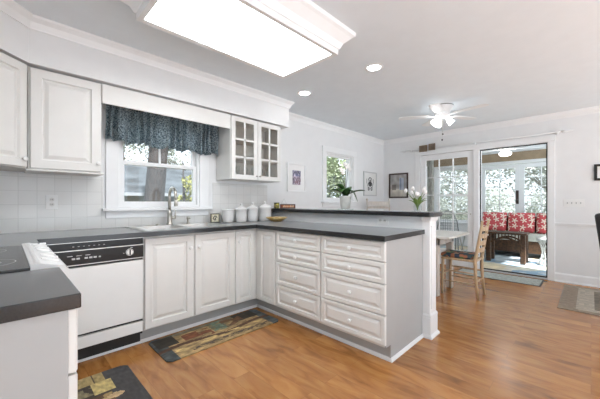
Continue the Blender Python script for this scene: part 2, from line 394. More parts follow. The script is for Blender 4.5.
def glazed_door(name, loc, rotz, w, h, cols, rows, stile=.1, top=.1, bot=.25, m='trim', thing_=None):
    r = sempty(name, loc, rotz)
    bm = BM()
    box(bm, 0, stile, 0, .04, 0, h, .003); box(bm, w-stile, w, 0, .04, 0, h, .003); box(bm, stile, w-stile, 0, .04, h-top, h); box(bm, stile, w-stile, 0, .04, 0, bot)
    gw = w-2*stile; gh = h-top-bot
    for i in range(1, cols):
        x = stile+gw*i/cols; box(bm, x-.009, x+.009, .006, .034, bot, h-top)
    for j in range(1, rows):
        z = bot+gh*j/rows; box(bm, stile, w-stile, .006, .034, z-.009, z+.009)
    a = struct('door_leaf', bm, M[m], r)
    bm = BM(); box(bm, stile, w-stile, .018, .022, bot, h-top); struct('pane', bm, M['glass'], a)
    return r
d1 = glazed_door('door_1', (XE+.01, 2.333, .012), -pi/2, .906, 2.025, 3, 5, .095, .1, .28)
bm = BM(); sphere(bm, (.86, -.012, .93), .012); obj('door_latch', bm, M['nickel'], d1)
# black framed retractable screen around the doorway, with hinges on its left
d2 = sempty('door_2', (XE+.03, 1.337, .02), -pi/2)
bm = BM(); w_ = .879; box(bm, 0, .012, 0, .03, 0, 2.014); box(bm, w_-.016, w_, 0, .03, 0, 2.014); box(bm, 0, w_, 0, .03, 2.0, 2.014); box(bm, 0, w_, 0, .03, 0, .018)
struct('screen_frame', bm, M['blackm'], d2)
for z in (.42, 1.05, 1.62):
    bm = BM(); box(bm, -.014, .004, -.012, .002, z-.04, z+.04, .002); struct('hinge', bm, M['darkframe'], d2)
bm = BM(); box(bm, XE, XE+.15, .452, 1.343, .0, .02, .003); struct('trim_4', bm, M['greyframe'])

# ------------------------------------------------------------------ sunroom shell
SX0, SX1, SY0, SY1, SZ = 5.80, 8.5, -1.3, 3.2, 2.5
bm = BM(); box(bm, SX0-.03, SX1+.15, SY0-.15, SY1+.15, -.1, 0); struct('floor_sunroom', bm, mat('sunroom_floor', (.45, .44, .42), .6, noise=.2))
bm = BM(); box(bm, SX0, SX1+.15, SY0-.15, SY1+.15, SZ, SZ+.12); struct('ceiling_sunroom', bm, M['ceil'])
wins_e = [(2.15, 3.05, .62, 2.06), (-.9, .28, .62, 2.06)]
wall('wall_sunroom_east', 'x', SX1, SX1+.15, SY0, SY1, SZ, [(.40, 1.98, 0, 2.06)]+wins_e, M['trim'])
wall('wall_sunroom_north', 'y', SY1, SY1+.15, SX0, SX1+.15, SZ, [(5.95, 7.0, .62, 2.06), (7.15, 8.3, .62, 2.06)], M['trim'])
wall('wall_sunroom_south', 'y', SY0-.15, SY0, SX0, SX1+.15, SZ, [(5.95, 7.1, .1, 2.4), (7.2, 8.4, .1, 2.4)], M['trim'])  # openings enlarged to brighten the sunroom
bm = BM()
box(bm, SX1-.03, SX1, SY0, SY1-.03, 2.13, 2.33); box(bm, SX0, SX1, SY1-.03, SY1, 2.13, 2.33)
struct('trim_5', bm, M['brownbeam'])
n_ = 3
for y0, y1, z0, z1 in wins_e:
    window('window_%d' % n_, (SX1, y1, z0), -pi/2, y1-y0, z1-z0, 2, 2, .06, True, True); n_ += 1
for x0, x1 in ((5.95, 7.0), (7.15, 8.3)):
    window('window_%d' % n_, (x0, SY1, .62), 0, x1-x0, 1.44, 2, 2, .06); n_ += 1
for k, y in enumerate((1.98, 1.19)):
    d = glazed_door('door_%d' % (3+k), (SX1+.03, y, .005), -pi/2, .79, 2.04, 2, 5, .09, .09, .85)
    bm = BM()
    x = .745 if k == 0 else .045
    if k == 0:
        box(bm, x-.028, x+.028, -.012, 0, 1.1, 1.42, .008); sphere(bm, (x, -.04, 1.2), .025); cyl(bm, (x, -.04, 1.2), (x, 0, 1.2), .01)
        struct('door_handle', bm, M['darkframe'], d)

# ------------------------------------------------------------------ kitchen: base cabinets
YF, XF = 2.52, 1.87      # door fronts
def cabinet(name, label, loc, rotz, w, doors=(), drawers=(), depth=.57, group=None, toe=True, ztop=.875, te=(0, 0)):
    """local: x along front, front of doors at y=0"""
    t = thing(name, label, 'cabinet', loc, rotz, group)
    bm = BM(); box(bm, 0, w, .0205, .04, .12, ztop); box(bm, 0, .016, .04, depth, .12, ztop); box(bm, w-.016, w, .04, depth, .12, ztop); box(bm, .016, w-.016, .04, depth, .12, .14); box(bm, .016, w-.016, depth-.01, depth, .14, ztop)
    obj('body', bm, M['cab'], t)
    if toe:
        bm = BM(); box(bm, te[0], w+te[1], .095, depth, 0, .12); obj('toe_kick', bm, M['cab2'], t)  # grey stands in for the shade of the toe recess
    for x0, x1, z0, z1, kx in doors:
        bm = BM(); panel(bm, x0, z0, x1-x0, z1-z0, .052 if x1-x0 > .3 else .04); d = obj('door', bm, M['cab'], t)
        if kx is not None: knob(d, kx, z1-.11)
    for x0, x1, z0, z1 in drawers:
        bm = BM(); panel(bm, x0, z0, x1-x0, z1-z0, .03); d = obj('drawer', bm, M['cab'], t); knob(d, (x0+x1)/2, (z0+z1)/2)
    return t
# sink run (front faces -y)
sb = cabinet('base_cabinet', 'wide white sink cabinet with two raised panel doors under the kitchen window', (.779, YF, 0), 0, .838,
        doors=[(.007, .404, .131, .856, .375), (.426, .828, .131, .856, .455)])
cabinet('base_cabinet', 'narrow white single door base cabinet right of the sink cabinet, in the inner corner', (1.617, YF, 0), 0, .2725,
        doors=[(.012, .235, .131, .856, .045)], te=(0, .077))
# peninsula (front faces -x): local x runs towards -y
cabinet('base_cabinet', 'narrow white peninsula cabinet door without knob, between corner and drawers', (XF, 2.5405, 0), -pi/2, .3405, doors=[(.0825, .3245, .131, .856, None)], depth=.66, te=(-.074, 0))
DZ = [(.728, .868), (.573, .722), (.354, .567), (.141, .347)]
cabinet('drawer_cabinet', 'white bank of four drawers nearer the sink corner, left of the other drawer bank', (XF, 2.2, 0), -pi/2, .586, drawers=[(.012, .575, a, b) for a, b in DZ], depth=.66)
t = cabinet('drawer_cabinet', 'wider white bank of four drawers at the open end of the peninsula', (XF, 1.614, 0), -pi/2, .579, drawers=[(.011, .593, a, b) for a, b in DZ], depth=.66)
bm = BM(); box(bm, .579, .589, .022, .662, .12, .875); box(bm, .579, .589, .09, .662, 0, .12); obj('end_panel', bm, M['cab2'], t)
# white shoe moulding at the floor
bm = BM(); SH = [(0, 0), (.016, 0), (.014, .012), (.006, .022), (0, .024)]
sweep(bm, [(.178, YF+.095), (XF+.095, YF+.095), (XF+.095, 1.025), (2.532, 1.025)], [(-a, b) for a, b in SH])
struct('trim_6', bm, M['trim'])

# dishwasher
t = thing('dishwasher', 'white dishwasher with black control strip left of the sink cabinet', 'dishwasher', (.176, YF, 0))
bm = BM(); box(bm, .0, .6, .03, .56, .1, .872); obj('body', bm, M['blackm'], t)
bm = BM(); box(bm, .004, .596, 0, .03, .226, .694, .004); obj('door', bm, M['white'], t)
bm = BM(); box(bm, .004, .596, .004, .03, .125, .208, .003); obj('lower_panel', bm, M['white'], t)
bm = BM(); box(bm, 0, .6, .085, .3, 0, .12); obj('toe_kick', bm, M['blackm'], t)
bm = BM(); box(bm, .002, .598, -.004, .03, .716, .812, .003); cp = obj('control_panel', bm, M['black'], t)
bm = BM(); box(bm, .002, .598, .008, .03, .818, .868, .003); obj('vent_panel', bm, M['black'], t)
bm = BM(); box(bm, .002, .598, -.005, .02, .812, .817); box(bm, .002, .598, -.007, .02, .712, .716); box(bm, .002, .598, -.001, .02, .868, .871); obj('chrome_strip', bm, M['steel'], t)
bm = BM(); lathe(bm, [(.020, 0), (.020, .004)], (.5, -.004, .765), 20, True, Matrix.Rotation(pi/2, 4, 'X'))
lathe(bm, [(.026, 0), (.026, .001)], (.5, -.004, .765), 24, True, Matrix.Rotation(pi/2, 4, 'X')); dl = obj('dial', bm, M['steel'], cp)
bm = BM(); lathe(bm, [(.023, 0), (.023, .0012)], (.5, -.004, .765), 24, True, Matrix.Rotation(pi/2, 4, 'X')); box(bm, .496, .504, -.022, -.004, .745, .785, .002); obj('dial_grip', bm, M['black'], cp)
for i in range(5):
    for j in range(1):
        bm = BM(); x = .145+i*.026+(.02 if i > 1 else 0); box(bm, x, x+.019, -.0065, -.004, .752, .764, .001); obj('button', bm, M['greyframe'], cp)
for q in [(.30, .312, -.0065, -.004, .752, .762), (.455, .463, -.0055, -.004, .760, .763), (.505, .52, -.0055, -.004, .797, .800)]+[(.12+i*.05, .15+i*.05, -.0055, -.004, .776, .780) for i in range(3)]+[(.15+i*.03, .16+i*.03, .0065, .008, .838, .842) for i in range(7)]:
    bm = BM(); box(bm, *q); obj('marking', bm, M['greyframe'], cp)

# left run: near cabinet, range, corner
t = thing('base_cabinet', 'white base cabinet at the left end with a drawer over a door, nearest the camera', 'cabinet', (.115, 1.372, 0), pi/2)
# local: x -> +y ; front at local y=0 faces +x (local -y)
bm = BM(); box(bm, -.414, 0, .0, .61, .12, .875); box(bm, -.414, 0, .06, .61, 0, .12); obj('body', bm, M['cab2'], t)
bm = BM(); panel(bm, -.408, .703, .402, .165, .03, -.021); obj('drawer', bm, M['cab'], t)
bm = BM(); panel(bm, -.408, .131, .402, .565, .05, -.021); obj('door', bm, M['cab'], t)
t = thing('base_cabinet', 'white blind corner cabinet between the range and the dishwasher', 'cabinet', (.115, 2.51, 0), pi/2)
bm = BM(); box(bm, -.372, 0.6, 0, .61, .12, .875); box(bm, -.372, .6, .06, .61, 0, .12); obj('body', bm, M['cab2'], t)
bm = BM(); panel(bm, -.366, .131, .36, .735, .05, -.021); obj('door', bm, M['cab'], t)
# range
t = thing('kitchen_range', 'white slide in electric range with black glass top between the left worktops', 'range', (.12, 2.132, 0), pi/2)
# local x: -.756..0 = y 1.376..2.132 ; local y: -: towards +x
bm = BM(); box(bm, -.752, 0, 0, .595, .03, .905); obj('body', bm, M['white'], t)
bm = BM(); box(bm, -.752, 0, .055, .595, .906, .922, .003); ct = obj('cooktop', bm, M['cook'], t)
for cx_, cy_, r_ in ((-.19, .19, .075), (-.56, .19, .10), (-.19, .45, .10), (-.56, .45, .075)):
    bm = BM()
    for rr in (r_, r_*.6):
        vs = [[bm.verts.new((cx_+q*cos(a*pi/20), cy_+q*sin(a*pi/20), .9232)) for a in range(40)] for q in (rr-.002, rr+.001)]
        for a in range(40): bm.faces.new((vs[0][a], vs[0][(a+1) % 40], vs[1][(a+1) % 40], vs[1][a]))
    obj('burner_ring', bm, M['greyframe'], ct)
bm = BM()
prof = [(.058, .905), (.058, .930), (.03, .932), (-.035, .915), (-.05, .90), (-.052, .845), (0, .845), (0, .9)]
a = [bm.verts.new((-.754, y, z)) for y, z in prof]; b = [bm.verts.new((.002, y, z)) for y, z in prof]
for i in range(len(prof)): bm.faces.new((a[i], a[(i+1) % 8], b[(i+1) % 8], b[i]))
bm.faces.new(a); bm.faces.new(b[::-1]); cpn = obj('control_panel', bm, M['white'], t)
for kx, kr in ((-.08, .034), (-.2, .026), (-.3, .026), (-.5, .026), (-.62, .03)):
    bm = BM(); lathe(bm, [(kr, 0), (kr*.95, .008), (kr*.8, .010)], (kx, -.004, .918), 22, True, Matrix.Rotation(-.25*-1, 4, 'X'))
    box(bm, kx-.004, kx+.004, -.004-kr*.85, -.004+kr*.85, .924, .935, .002); k_ = obj('knob', bm, M['whitep'], cpn)
bm = BM(); box(bm, -.115, -.045, -.006, .0, .9355, .9362); obj('marking', bm, M['blackm'], cpn)
bm = BM(); box(bm, -.746, -.006, .04, .046, .9305, .9315); obj('trim_line', bm, M['greyframe'], cpn)
bm = BM(); box(bm, -.748, -.004, -.03, 0, .25, .83, .006); od = obj('oven_door', bm, M['white'], t)
bm = BM(); tube(bm, [(-.7, -.03, .79), (-.7, -.055, .79), (-.05, -.055, .79), (-.05, -.03, .79)], .011); obj('handle', bm, M['white'], od)
bm = BM(); box(bm, -.62, -.13, -.034, -.03, .38, .68, .002); obj('oven_window', bm, M['black'], od)
bm = BM(); box(bm, -.748, -.004, -.022, 0, .05, .24, .005); obj('warming_drawer', bm, M['white'], t)

# worktops
bm = BM()
HX0, HX1, HY0, HY1 = .83, 1.57, 2.58, 2.985; z0, z1 = .876, .914
def bb(a, b, c, d): box(bm, a, b, c, d, z0, z1)
bb(XW+.009, .14, 2.14, 2.475); bb(XW+.009, HX0, 2.475, YN-.009); bb(HX0, HX1, 2.475, HY0); bb(HX0, HX1, HY1, YN-.009); bb(HX1, 2.533, 2.475, YN-.009); bb(1.843, 2.533, 1.008, 2.475)
bmesh.ops.remove_doubles(bm, verts=bm.verts, dist=1e-4)
wt = tag(obj('worktop', bm, M['counter']), 'long charcoal laminate worktop running under the window and along the peninsula', 'worktop')
bm = BM(); box(bm, XW+.009, .14, .938, 1.374, z0, z1, .003)
tag(obj('worktop', bm, M['counter']), 'short charcoal laminate worktop at the left end, nearest the camera', 'worktop')

# sink
t = thing('kitchen_sink', 'stainless steel double bowl sink set in the worktop under the window', 'sink', (.79, 2.535, .9145))
bm = BM(); w, d = .815, .52
def rimq(a, b, c, e): box(bm, a, b, c, e, 0, .006, .002)
rimq(0, w, 0, .045); rimq(0, w, .45, d); rimq(0, .04, .045, .45); rimq(w-.04, w, .045, .45); rimq(w/2-.02, w/2+.02, .045, .45)
obj('rim', bm, M['steel'], t)
for x0, x1 in ((.0405, w/2-.0205), (w/2+.0205, w-.0405)):
    bm = BM()
    A = [(x0, .046), (x1, .046), (x1, .449), (x0, .449)]
    Bq = [(x0+.03, .076), (x1-.03, .076), (x1-.03, .42), (x0+.03, .42)]
    r0 = [bm.verts.new((x, y, .005)) for x, y in A]; r1 = [bm.verts.new((x, y, -.15)) for x, y in Bq]
    for i in range(4): bm.faces.new((r0[i], r0[(i+1) % 4], r1[(i+1) % 4], r1[i]))
    bm.faces.new(r1)
    bo = obj('bowl', bm, M['steel'], t); solid(bo, .002)
# gooseneck faucet and dispenser
t = thing('faucet', 'brushed nickel gooseneck kitchen faucet with pull down spout behind the sink', 'faucet', (1.17, 3.018, .9205))
bm = BM(); lathe(bm, [(.03, 0), (.03, .012), (.022, .02), (.021, .11), (.024, .115), (.02, .13), (.014, .16)], seg=20); obj('base', bm, M['nickel'], t)
bm = BM(); P = [(0, 0, .15), (0, 0, .28)]
for i in range(1, 13):
    a = pi*i/12; P.append((0, -.075+.075*cos(a), .28+.09*sin(a)))
P.append((0, -.152, .255)); tube(bm, P, .014, 14); obj('spout', bm, M['nickel'], t)
bm = BM(); cyl(bm, (0, -.152, .262), (0, -.158, .19), .015, .018, 16); obj('spray_head', bm, M['nickel'], t)
bm = BM(); cyl(bm, (.015, 0, .07), (.06, 0, .07), .014, .014); cyl(bm, (.055, 0, .06), (.06, -.005, .15), .008, .006); obj('handle', bm, M['nickel'], t)
t = thing('soap_dispenser', 'small brushed nickel soap pump at the back of the sink, right of the faucet', 'soap dispenser', (1.37, 3.03, .9205))
bm = BM(); lathe(bm, [(.02, 0), (.02, .008), (.012, .012), (.012, .045), (.017, .05), (.017, .072), (.008, .075)], seg=16); obj('body', bm, M['nickel'], t)
bm = BM(); cyl(bm, (0, 0, .062), (0, -.05, .058), .007, .006); obj('nozzle', bm, M['nickel'], t)
bm = BM(); lathe(bm, [(.022, 0), (.022, .008), (.016, .014), (.004, .016)], seg=16)
tag(obj('sink_hole_cover', bm, M['nickel'], None, (1.06, 3.02, .9205)), 'small round metal cap on the sink rim left of the faucet', 'cap')

# ------------------------------------------------------------------ wall cabinets
ZB, ZT = 1.385, 2.105
t = thing('wall_cabinet', 'white diagonal corner wall cabinet at the left edge of the photo', 'cabinet', (0, 0, 0))
bm = BM(); prism(bm, [(XW+.01, YN-.01), (XW+.01, 2.515), (-.18, 2.515), (.104, 2.802), (.104, YN-.01)], ZB, ZT); obj('body', bm, M['cab'], t)
dg = obj('door', (lambda b: (panel(b, .008, ZB+.005, .372, ZT-ZB-.01, .055, -.022), b)[1])(BM()), M['cab'], t, (-.175, 2.518, 0), math.atan2(.284, .284))
knob(dg, .345, ZB+.06, -.022)
t = thing('wall_cabinet', 'white raised panel wall cabinet left of the window, beside the blue valance', 'cabinet', (.112, 2.79, 0))
bm = BM(); box(bm, 0, .438, .021, YN-.01-2.79, ZB, ZT); obj('body', bm, M['cab'], t)
bm = BM(); panel(bm, .012, ZB+.005, .42, ZT-ZB-.01, .062); d = obj('door', bm, M['cab'], t); knob(d, .412, ZB+.07)
bm = BM(); box(bm, -.01, .455, .0, .30, ZB-.014, ZB-.001, .003); obj('light_rail', bm, M['cab'], t)
bm = BM(); box(bm, .552, 1.738, 2.795, 2.815, 1.95, ZT, .003); tag(obj('valance_board', bm, M['cab']), 'plain white board bridging the two wall cabinets above the window', 'board')
# glass cabinet
t = thing('wall_cabinet', 'white wall cabinet with two six pane glass doors right of the window', 'cabinet', (1.74, 2.79, 0))
w, D = .727, YN-.01-2.79
bm = BM(); box(bm, 0, .018, .021, D, ZB+.02, ZT); box(bm, w-.018, w, .021, D, ZB+.02, ZT); box(bm, .018, w-.018, .021, D, ZB+.02, ZB+.038); box(bm, .018, w-.018, .021, D, ZT-.018, ZT); box(bm, .018, w-.018, D-.01, D, ZB+.038, ZT-.018)
box(bm, w/2-.02, w/2+.02, .021, .04, ZB+.038, ZT-.018)
obj('body', bm, M['cab'], t)
for zz in (ZB+.25, ZB+.48):
    bm = BM(); box(bm, .019, w-.019, .045, D-.011, zz, zz+.015); obj('shelf', bm, M['cab'], t)
for k in range(2):
    x0 = .006+k*.36; dw = .355; z0, z1 = ZB+.022, ZT-.003; s = .052
    bm = BM(); box(bm, x0, x0+s, 0, .02, z0, z1, .002); box(bm, x0+dw-s, x0+dw, 0, .02, z0, z1, .002); box(bm, x0+s, x0+dw-s, 0, .02, z0, z0+s); box(bm, x0+s, x0+dw-s, 0, .02, z1-s, z1)
    box(bm, x0+dw/2-.011, x0+dw/2+.011, .002, .018, z0+s, z1-s)
    for j in (1, 2):
        z = z0+s+(z1-z0-2*s)*j/3; box(bm, x0+s, x0+dw-s, .002, .018, z-.011, z+.011)
    dd = obj('door', bm, M['cab'], t)
    bm = BM(); box(bm, x0+s, x0+dw-s, .009, .012, z0+s, z1-s); obj('pane', bm, glass_mat('cabinet_glass', (.93, .92, .90)), dd)
    knob(dd, x0+(dw-.02 if k == 0 else .02), z0+.045, m='nickel', r=.011)
wc = w
def glassware(x, y, z, h, r, lab):
    bm = BM(); lathe(bm, [(r*.6, 0), (r*.55, .006), (.004, .012), (.004, h*.4), (r*.7, h*.5), (r, h*.75), (r*.85, h)], seg=14, cap=False)
    return tag(obj('wine_glass', bm, M['clear'], None, (x, y, z)), lab, 'glass', 'stemware in the glass cabinet')
for i in range(6): glassware(1.81+i*.115, 2.95, ZB+.039, .14+.01*(i % 2), .03, 'clear stemmed glass on the bottom shelf of the glass door cabinet')

# valance curtain
bm = BM(); nx = 240; nzv = 10; x0, x1 = .628, 1.782
g = []
for i in range(nx+1):
    u = i/nx; x = x0+(x1-x0)*u; col = []
    ph = u*85+2.2*sin(u*23)+1.3*sin(u*7)
    bot = 1.70-.022*u+.014*sin(u*30)+.01*sin(u*71+1)
    for j in range(nzv+1):
        v = j/nzv; z = 2.05+(bot-2.05)*v
        a = .016+.026*v
        y = 3.045+a*sin(ph)+.008*sin(ph*2.3+v*3)*(1-v*.3)
        col.append(bm.verts.new((x+.006*sin(v*4+u*40), y, z)))
    g.append(col)
for i in range(nx):
    for j in range(nzv):
        f = bm.faces.new((g[i][j], g[i+1][j], g[i+1][j+1], g[i][j+1])); f.smooth = True
t = thing('window_valance', 'gathered speckled blue grey fabric valance hanging over the kitchen window', 'curtain', (0, 0, 0))
o = obj('fabric', bm, M['curtain'], t); solid(o, .002, 0)
bm = BM(); cyl(bm, (.60, 3.045, 2.03), (1.80, 3.045, 2.03), .006); cyl(bm, (.61, 3.045, 2.03), (.61, YN, 2.03), .005); cyl(bm, (1.79, 3.045, 2.03), (1.79, YN, 2.03), .005); obj('rod', bm, M['whitep'], t)

# ------------------------------------------------------------------ bar half wall, post and top
bm = BM(); box(bm, 2.535, 2.66, 1.03, YN, 0, 1.024); struct('wall_bar', bm, M['wall'])
bm = BM()
box(bm, 2.528, 2.668, .965, 1.03, 0, 1.024, .003)
box(bm, 2.518, 2.678, .955, 1.03, .0, .17, .004); sweep(bm, [(2.518, 1.03), (2.518, .955), (2.678, .955), (2.678, 1.03)], [(0, .17), (0, .175), (-.0, .185), (.01, .2), (.01, .17)])
sweep(bm, [(2.518, 1.03), (2.518, .955), (2.678, .955), (2.678, 1.03)], [(0, 0), (-.014, 0), (-.012, .014), (0, .03)])
box(bm, 2.552, 2.644, .958, .966, .24, .95, .003)
sweep(bm, [(2.528, 1.03), (2.528, .965), (2.668, .965), (2.668, 1.03)], [(0, .985), (-.008, .99), (-.018, 1.024), (0, 1.024)])
struct('trim_7', bm, M['trim'])
bm = BM(); prism(bm, [(2.468, YN-.001), (2.468, .945), (2.50, .925), (2.70, .925), (2.73, .945), (2.73, YN-.001)], 1.025, 1.064)
tag(obj('bar_top', bm, M['counter']), 'raised charcoal laminate bar top on the half wall behind the peninsula', 'bar top')
def outlet(label, loc, rotz, n=1, kind='outlet', w=.075, h=.115):
    t = thing('wall_'+kind, label, kind, loc, rotz)
    W_ = w+(n-1)*.046
    bm = BM(); box(bm, -W_/2, W_/2, -.006, 0, -h/2, h/2, .002); obj('cover_plate', bm, M['whitep'], t)
    for i in range(n):
        x = (i-(n-1)/2)*.046
        if kind == 'outlet':
            for dz in ((-.02, .02) if n == 1 else (0,)):
                bm = BM(); lathe(bm, [(.017, 0), (.017, .0015)], (x, -.006, dz), 16, True, pi and Matrix.Rotation(pi/2, 4, 'X')); k = obj('socket', bm, M['cab'], t)
                bm = BM(); box(bm, x-.007, x-.004, -.0085, -.0078, dz-.006, dz+.006); box(bm, x+.004, x+.007, -.0085, -.0078, dz-.006, dz+.006); obj('slot', bm, M['blackm'], k)
        else:
            bm = BM(); box(bm, x-.005, x+.005, -.018, -.006, -.01, .012, .001); obj('toggle', bm, M['cab2'], t)
    return t
outlet('beige electric outlet on the white tile backsplash left of the window', (.268, YN-.009, 1.15), 0)
outlet('white double outlet plate on the half wall above the peninsula worktop', (2.534, 1.405, .975), -pi/2, 2, 'outlet', .075, .07)
outlet('white four gang light switch plate on the wall right of the sunroom doorway', (XE-.001, .17, 1.135), -pi/2, 4, 'switch')

# ------------------------------------------------------------------ counter items
def canister(x, y, r, h, label, lid):
    t = thing('canister', label, 'canister', (x, y, .9145), 0, 'white ceramic canisters on the worktop')
    bm = BM(); lathe(bm, [(r*.88, 0), (r*.93, .006), (r, h*.5), (r*1.0, h-.012), (r*1.07, h-.006), (r*1.07, h)], seg=28); obj('jar', bm, M['ceramic'], t)
    z = h+.0005
    if lid:
        bm = BM(); lathe(bm, [(r*1.13, z), (r*1.13, z+.010), (r*.9, z+.022), (r*.4, z+.042), (.012, z+.048), (.01, z+.056), (.017, z+.066), (.014, z+.078), (.003, z+.082)], seg=28)
    else: bm = BM(); lathe(bm, [(r*1.08, z), (r*1.08, z+.01), (r*.9, z+.014), (r*.2, z+.016)], seg=28)
    obj('lid', bm, M['ceramic'], t)
canister(1.825, 2.99, .066, .137, 'small white ceramic canister with a flat lid, next to the framed tile', 0)
canister(1.985, 2.96, .068, .141, 'white ceramic canister with knobbed lid, second from the framed tile', 1)
canister(2.148, 2.955, .067, .150, 'white ceramic canister with knobbed lid, third from the framed tile', 1)
canister(2.335, 2.95, .084, .160, 'largest white ceramic canister, nearest the bar half wall', 1)
t = thing('decorative_tile', 'small square framed tile with a dark bird motif leaning beside the canisters', 'tile', (1.63, 3.04, .915), -.1)
def tilefn(u, v):
    e = min(u, v, 1-u, 1-v)
    if e < .07: return lin((.25, .24, .2))
    if e < .13: return lin((.75, .72, .6))
    p, q = u-.5, v-.5; a = math.atan2(q, p); r = math.hypot(p, q)
    if abs(r-.2) < .055 and not (-.9 < a < .1) or math.hypot(p-.02, q+.02) < .09 or math.hypot(p-.14, q-.15) < .06: return lin((.16, .18, .15))
    if e < .22 and nz(u, v, 12) > .25: return lin((.4, .42, .3))
    return lin((.90, .87, .78))
bm = BM(); patterned(bm, .105, .105, 36, 36, tilefn, plane='xz', y=-.0085); obj('face', bm, M['vcg'], t)
bm = BM(); box(bm, 0, .105, -.008, 0, 0, .105); obj('backing', bm, M['darkframe'], t)
bm = BM(); lathe(bm, [(.04, 0), (.055, .004), (.095, .03), (.12, .054), (.115, .056), (.085, .036), (.03, .012)], seg=32, sx=1.1, sy=.75)
tag(obj('serving_dish', bm, M['yellow'], None, (2.30, 2.68, .9145), -.785), 'shallow amber patterned oval dish on the worktop in front of the canisters', 'dish')
# items on the bar top by the wall
def boxfn(u, v):
    if v < .12 or v > .9: return lin((.35, .3, .25))
    if .15 < u < .92 and .25 < v < .75: return lin((.85, .5, .25)) if nz(u, v, 14) > -.05 else lin((.8, .75, .65))
    return lin((.45, .2, .1))
t = thing('recipe_box', 'low brown and orange box on the bar top near the wall', 'box', (2.515, 2.865, 1.0645), -pi/4)
bm = BM(); box(bm, 0, .20, 0, .10, 0, .058, .002); obj('body', bm, M['darkframe'], t)
bm = BM(); patterned(bm, .19, .05, 30, 8, boxfn, plane='xz', y=-.0012); bmesh.ops.translate(bm, verts=bm.verts, vec=(.005, 0, .004)); obj('front_label', bm, M['vcg'], t)
t = thing('tin', 'small dark tin with yellow flowers at the wall end of the bar top', 'tin', (2.515, 2.93, 1.0645))
bm = BM(); lathe(bm, [(.036, 0), (.036, .06), (.033, .065)], seg=20); obj('body', bm, mat('tin_dark_yellow', (.65, .55, .1), .4, noise=.9, nscale=35, col2=(.03, .04, .06)), t)
bm = BM(); lathe(bm, [(.037, .0652), (.037, .075), (.03, .078)], seg=20); obj('lid', bm, M['black'], t)
bm = BM(); tube(bm, [(-.04, 0, .0), (0, 0, .065), (.04, 0, 0)], .0025, 6); tube(bm, [(-.04, 0, 0.002), (.04, 0, .002)], .0025, 6)
tag(obj('napkin_holder', bm, M['steel'], None, (2.57, 2.85, 1.125), -pi/4), 'thin triangular wire stand on top of the brown box', 'stand')

# orchid
t = thing('potted_orchid', 'white orchid with dark leaves in a white pot on the bar top', 'orchid', (2.575, 1.87, 1.0645))
bm = BM(); lathe(bm, [(.075, 0), (.085, .006), (.085, .012), (.06, .010)], seg=24); obj('saucer', bm, M['clear'], t)
bm = BM(); lathe(bm, [(.047, .0125), (.05, .02), (.064, .135), (.068, .15), (.062, .15), (.058, .13)], seg=24); obj('pot', bm, mat('pale_grey_pot', (.60, .60, .56), .4, noise=.15, nscale=20), t)
def leaf(parent, base, tip, width, sag, m='leaf', name='leaf', n=10, th=.002):
    b = Vector(base); e = Vector(tip); bm = BM(); d = (e-b); side = d.cross(Vector((0, 0, 1))).normalized(); rows = []
    for i in range(n+1):
        s = i/n; p = b+d*s+Vector((0, 0, sag*4*s*(1-s))); w = width*(.25+(1.9 if m == 'leaf' else 1.5)*sin(pi*min(1, s*.85+.12)))*.5*(1 if s < .95 else .3)
        rows.append([bm.verts.new(p-side*w+Vector((0, 0, w*.3))), bm.verts.new(p), bm.verts.new(p+side*w+Vector((0, 0, w*.3)))])
    for a, c in zip(rows, rows[1:]):
        for k in range(2): f = bm.faces.new((a[k], a[k+1], c[k+1], c[k])); f.smooth = True
    o = obj(name, bm, M[m], parent); solid(o, th, 0); return o
rx, ry = .7047, -.7095        # photo-right direction, used to spread the leaves
for (s, f, z, sag, w) in ((-.18, .02, .20, .03, .06), (-.14, -.04, .245, .05, .07), (.22, .03, .205, .02, .05), (.12, -.05, .09, .08, .05), (-.06, -.1, .19, .05, .06), (.03, .14, .22, .05, .06)):
    leaf(t, (0, 0, .145), (rx*s-ry*f, ry*s+rx*f, z), w, sag)
def curve_pts(a, b, c, n=12):
    a, b, c = map(Vector, (a, b, c)); return [a*(1-s)**2+b*2*s*(1-s)+c*s*s for s in [i/n for i in range(n+1)]]
for s0, top in ((-.035, .44), (.0, .50), (.03, .48)):
    bm = BM(); tube(bm, curve_pts((0, 0, .14), (rx*s0*.6, ry*s0*.6, top*.8), (rx*s0*1.1, ry*s0*1.1, top)), .0028, 6); st = obj('stem', bm, M['darkframe'], t)
    for k in range(3):
        bm = BM(); c = Vector((rx*(s0*1.1+.012*k-.01), ry*(s0*1.1+.012*k-.01), top-.022*k))
        for q in range(5):
            a = q*2*pi/5+k; sphere(bm, c+Vector((cos(a)*.011*rx, cos(a)*.011*ry, sin(a)*.011)), .0095, (1, 1, .9), 8, 6)
        obj('blossom', bm, M['petal'], st)
# tulips
t = thing('vase_of_tulips', 'small vase of white tulips at the open end of the bar top', 'flowers', (2.60, 1.10, 1.0645))
bm = BM(); lathe(bm, [(.025, 0), (.034, .02), (.036, .04), (.028, .06), (.032, .07)], seg=20); obj('vase', bm, M['clear'], t)
for k in range(8):
    a = k*pi/4+.3; s = .05+.025*(k % 3); h = .145+.05*((k*5) % 4)/3
    tip = (cos(a)*s, sin(a)*s, h)
    bm = BM(); tube(bm, curve_pts((0, 0, .01), (cos(a)*s*.3, sin(a)*s*.3, h*.7), tip), .0022, 6); st = obj('stem', bm, M['stem'], t)
    bm = BM(); lathe(bm, [(.004, -.012), (.013, -.002), (.0145, .012), (.009, .026), (.003, .03)], tip, 10); obj('bloom', bm, M['petal'], st)
for k in range(8):
    a = k*pi/4; leaf(t, (0, 0, .04), (cos(a)*.08, sin(a)*.08, .10+.02*(k % 3)), .017, .015, 'stem', n=7)

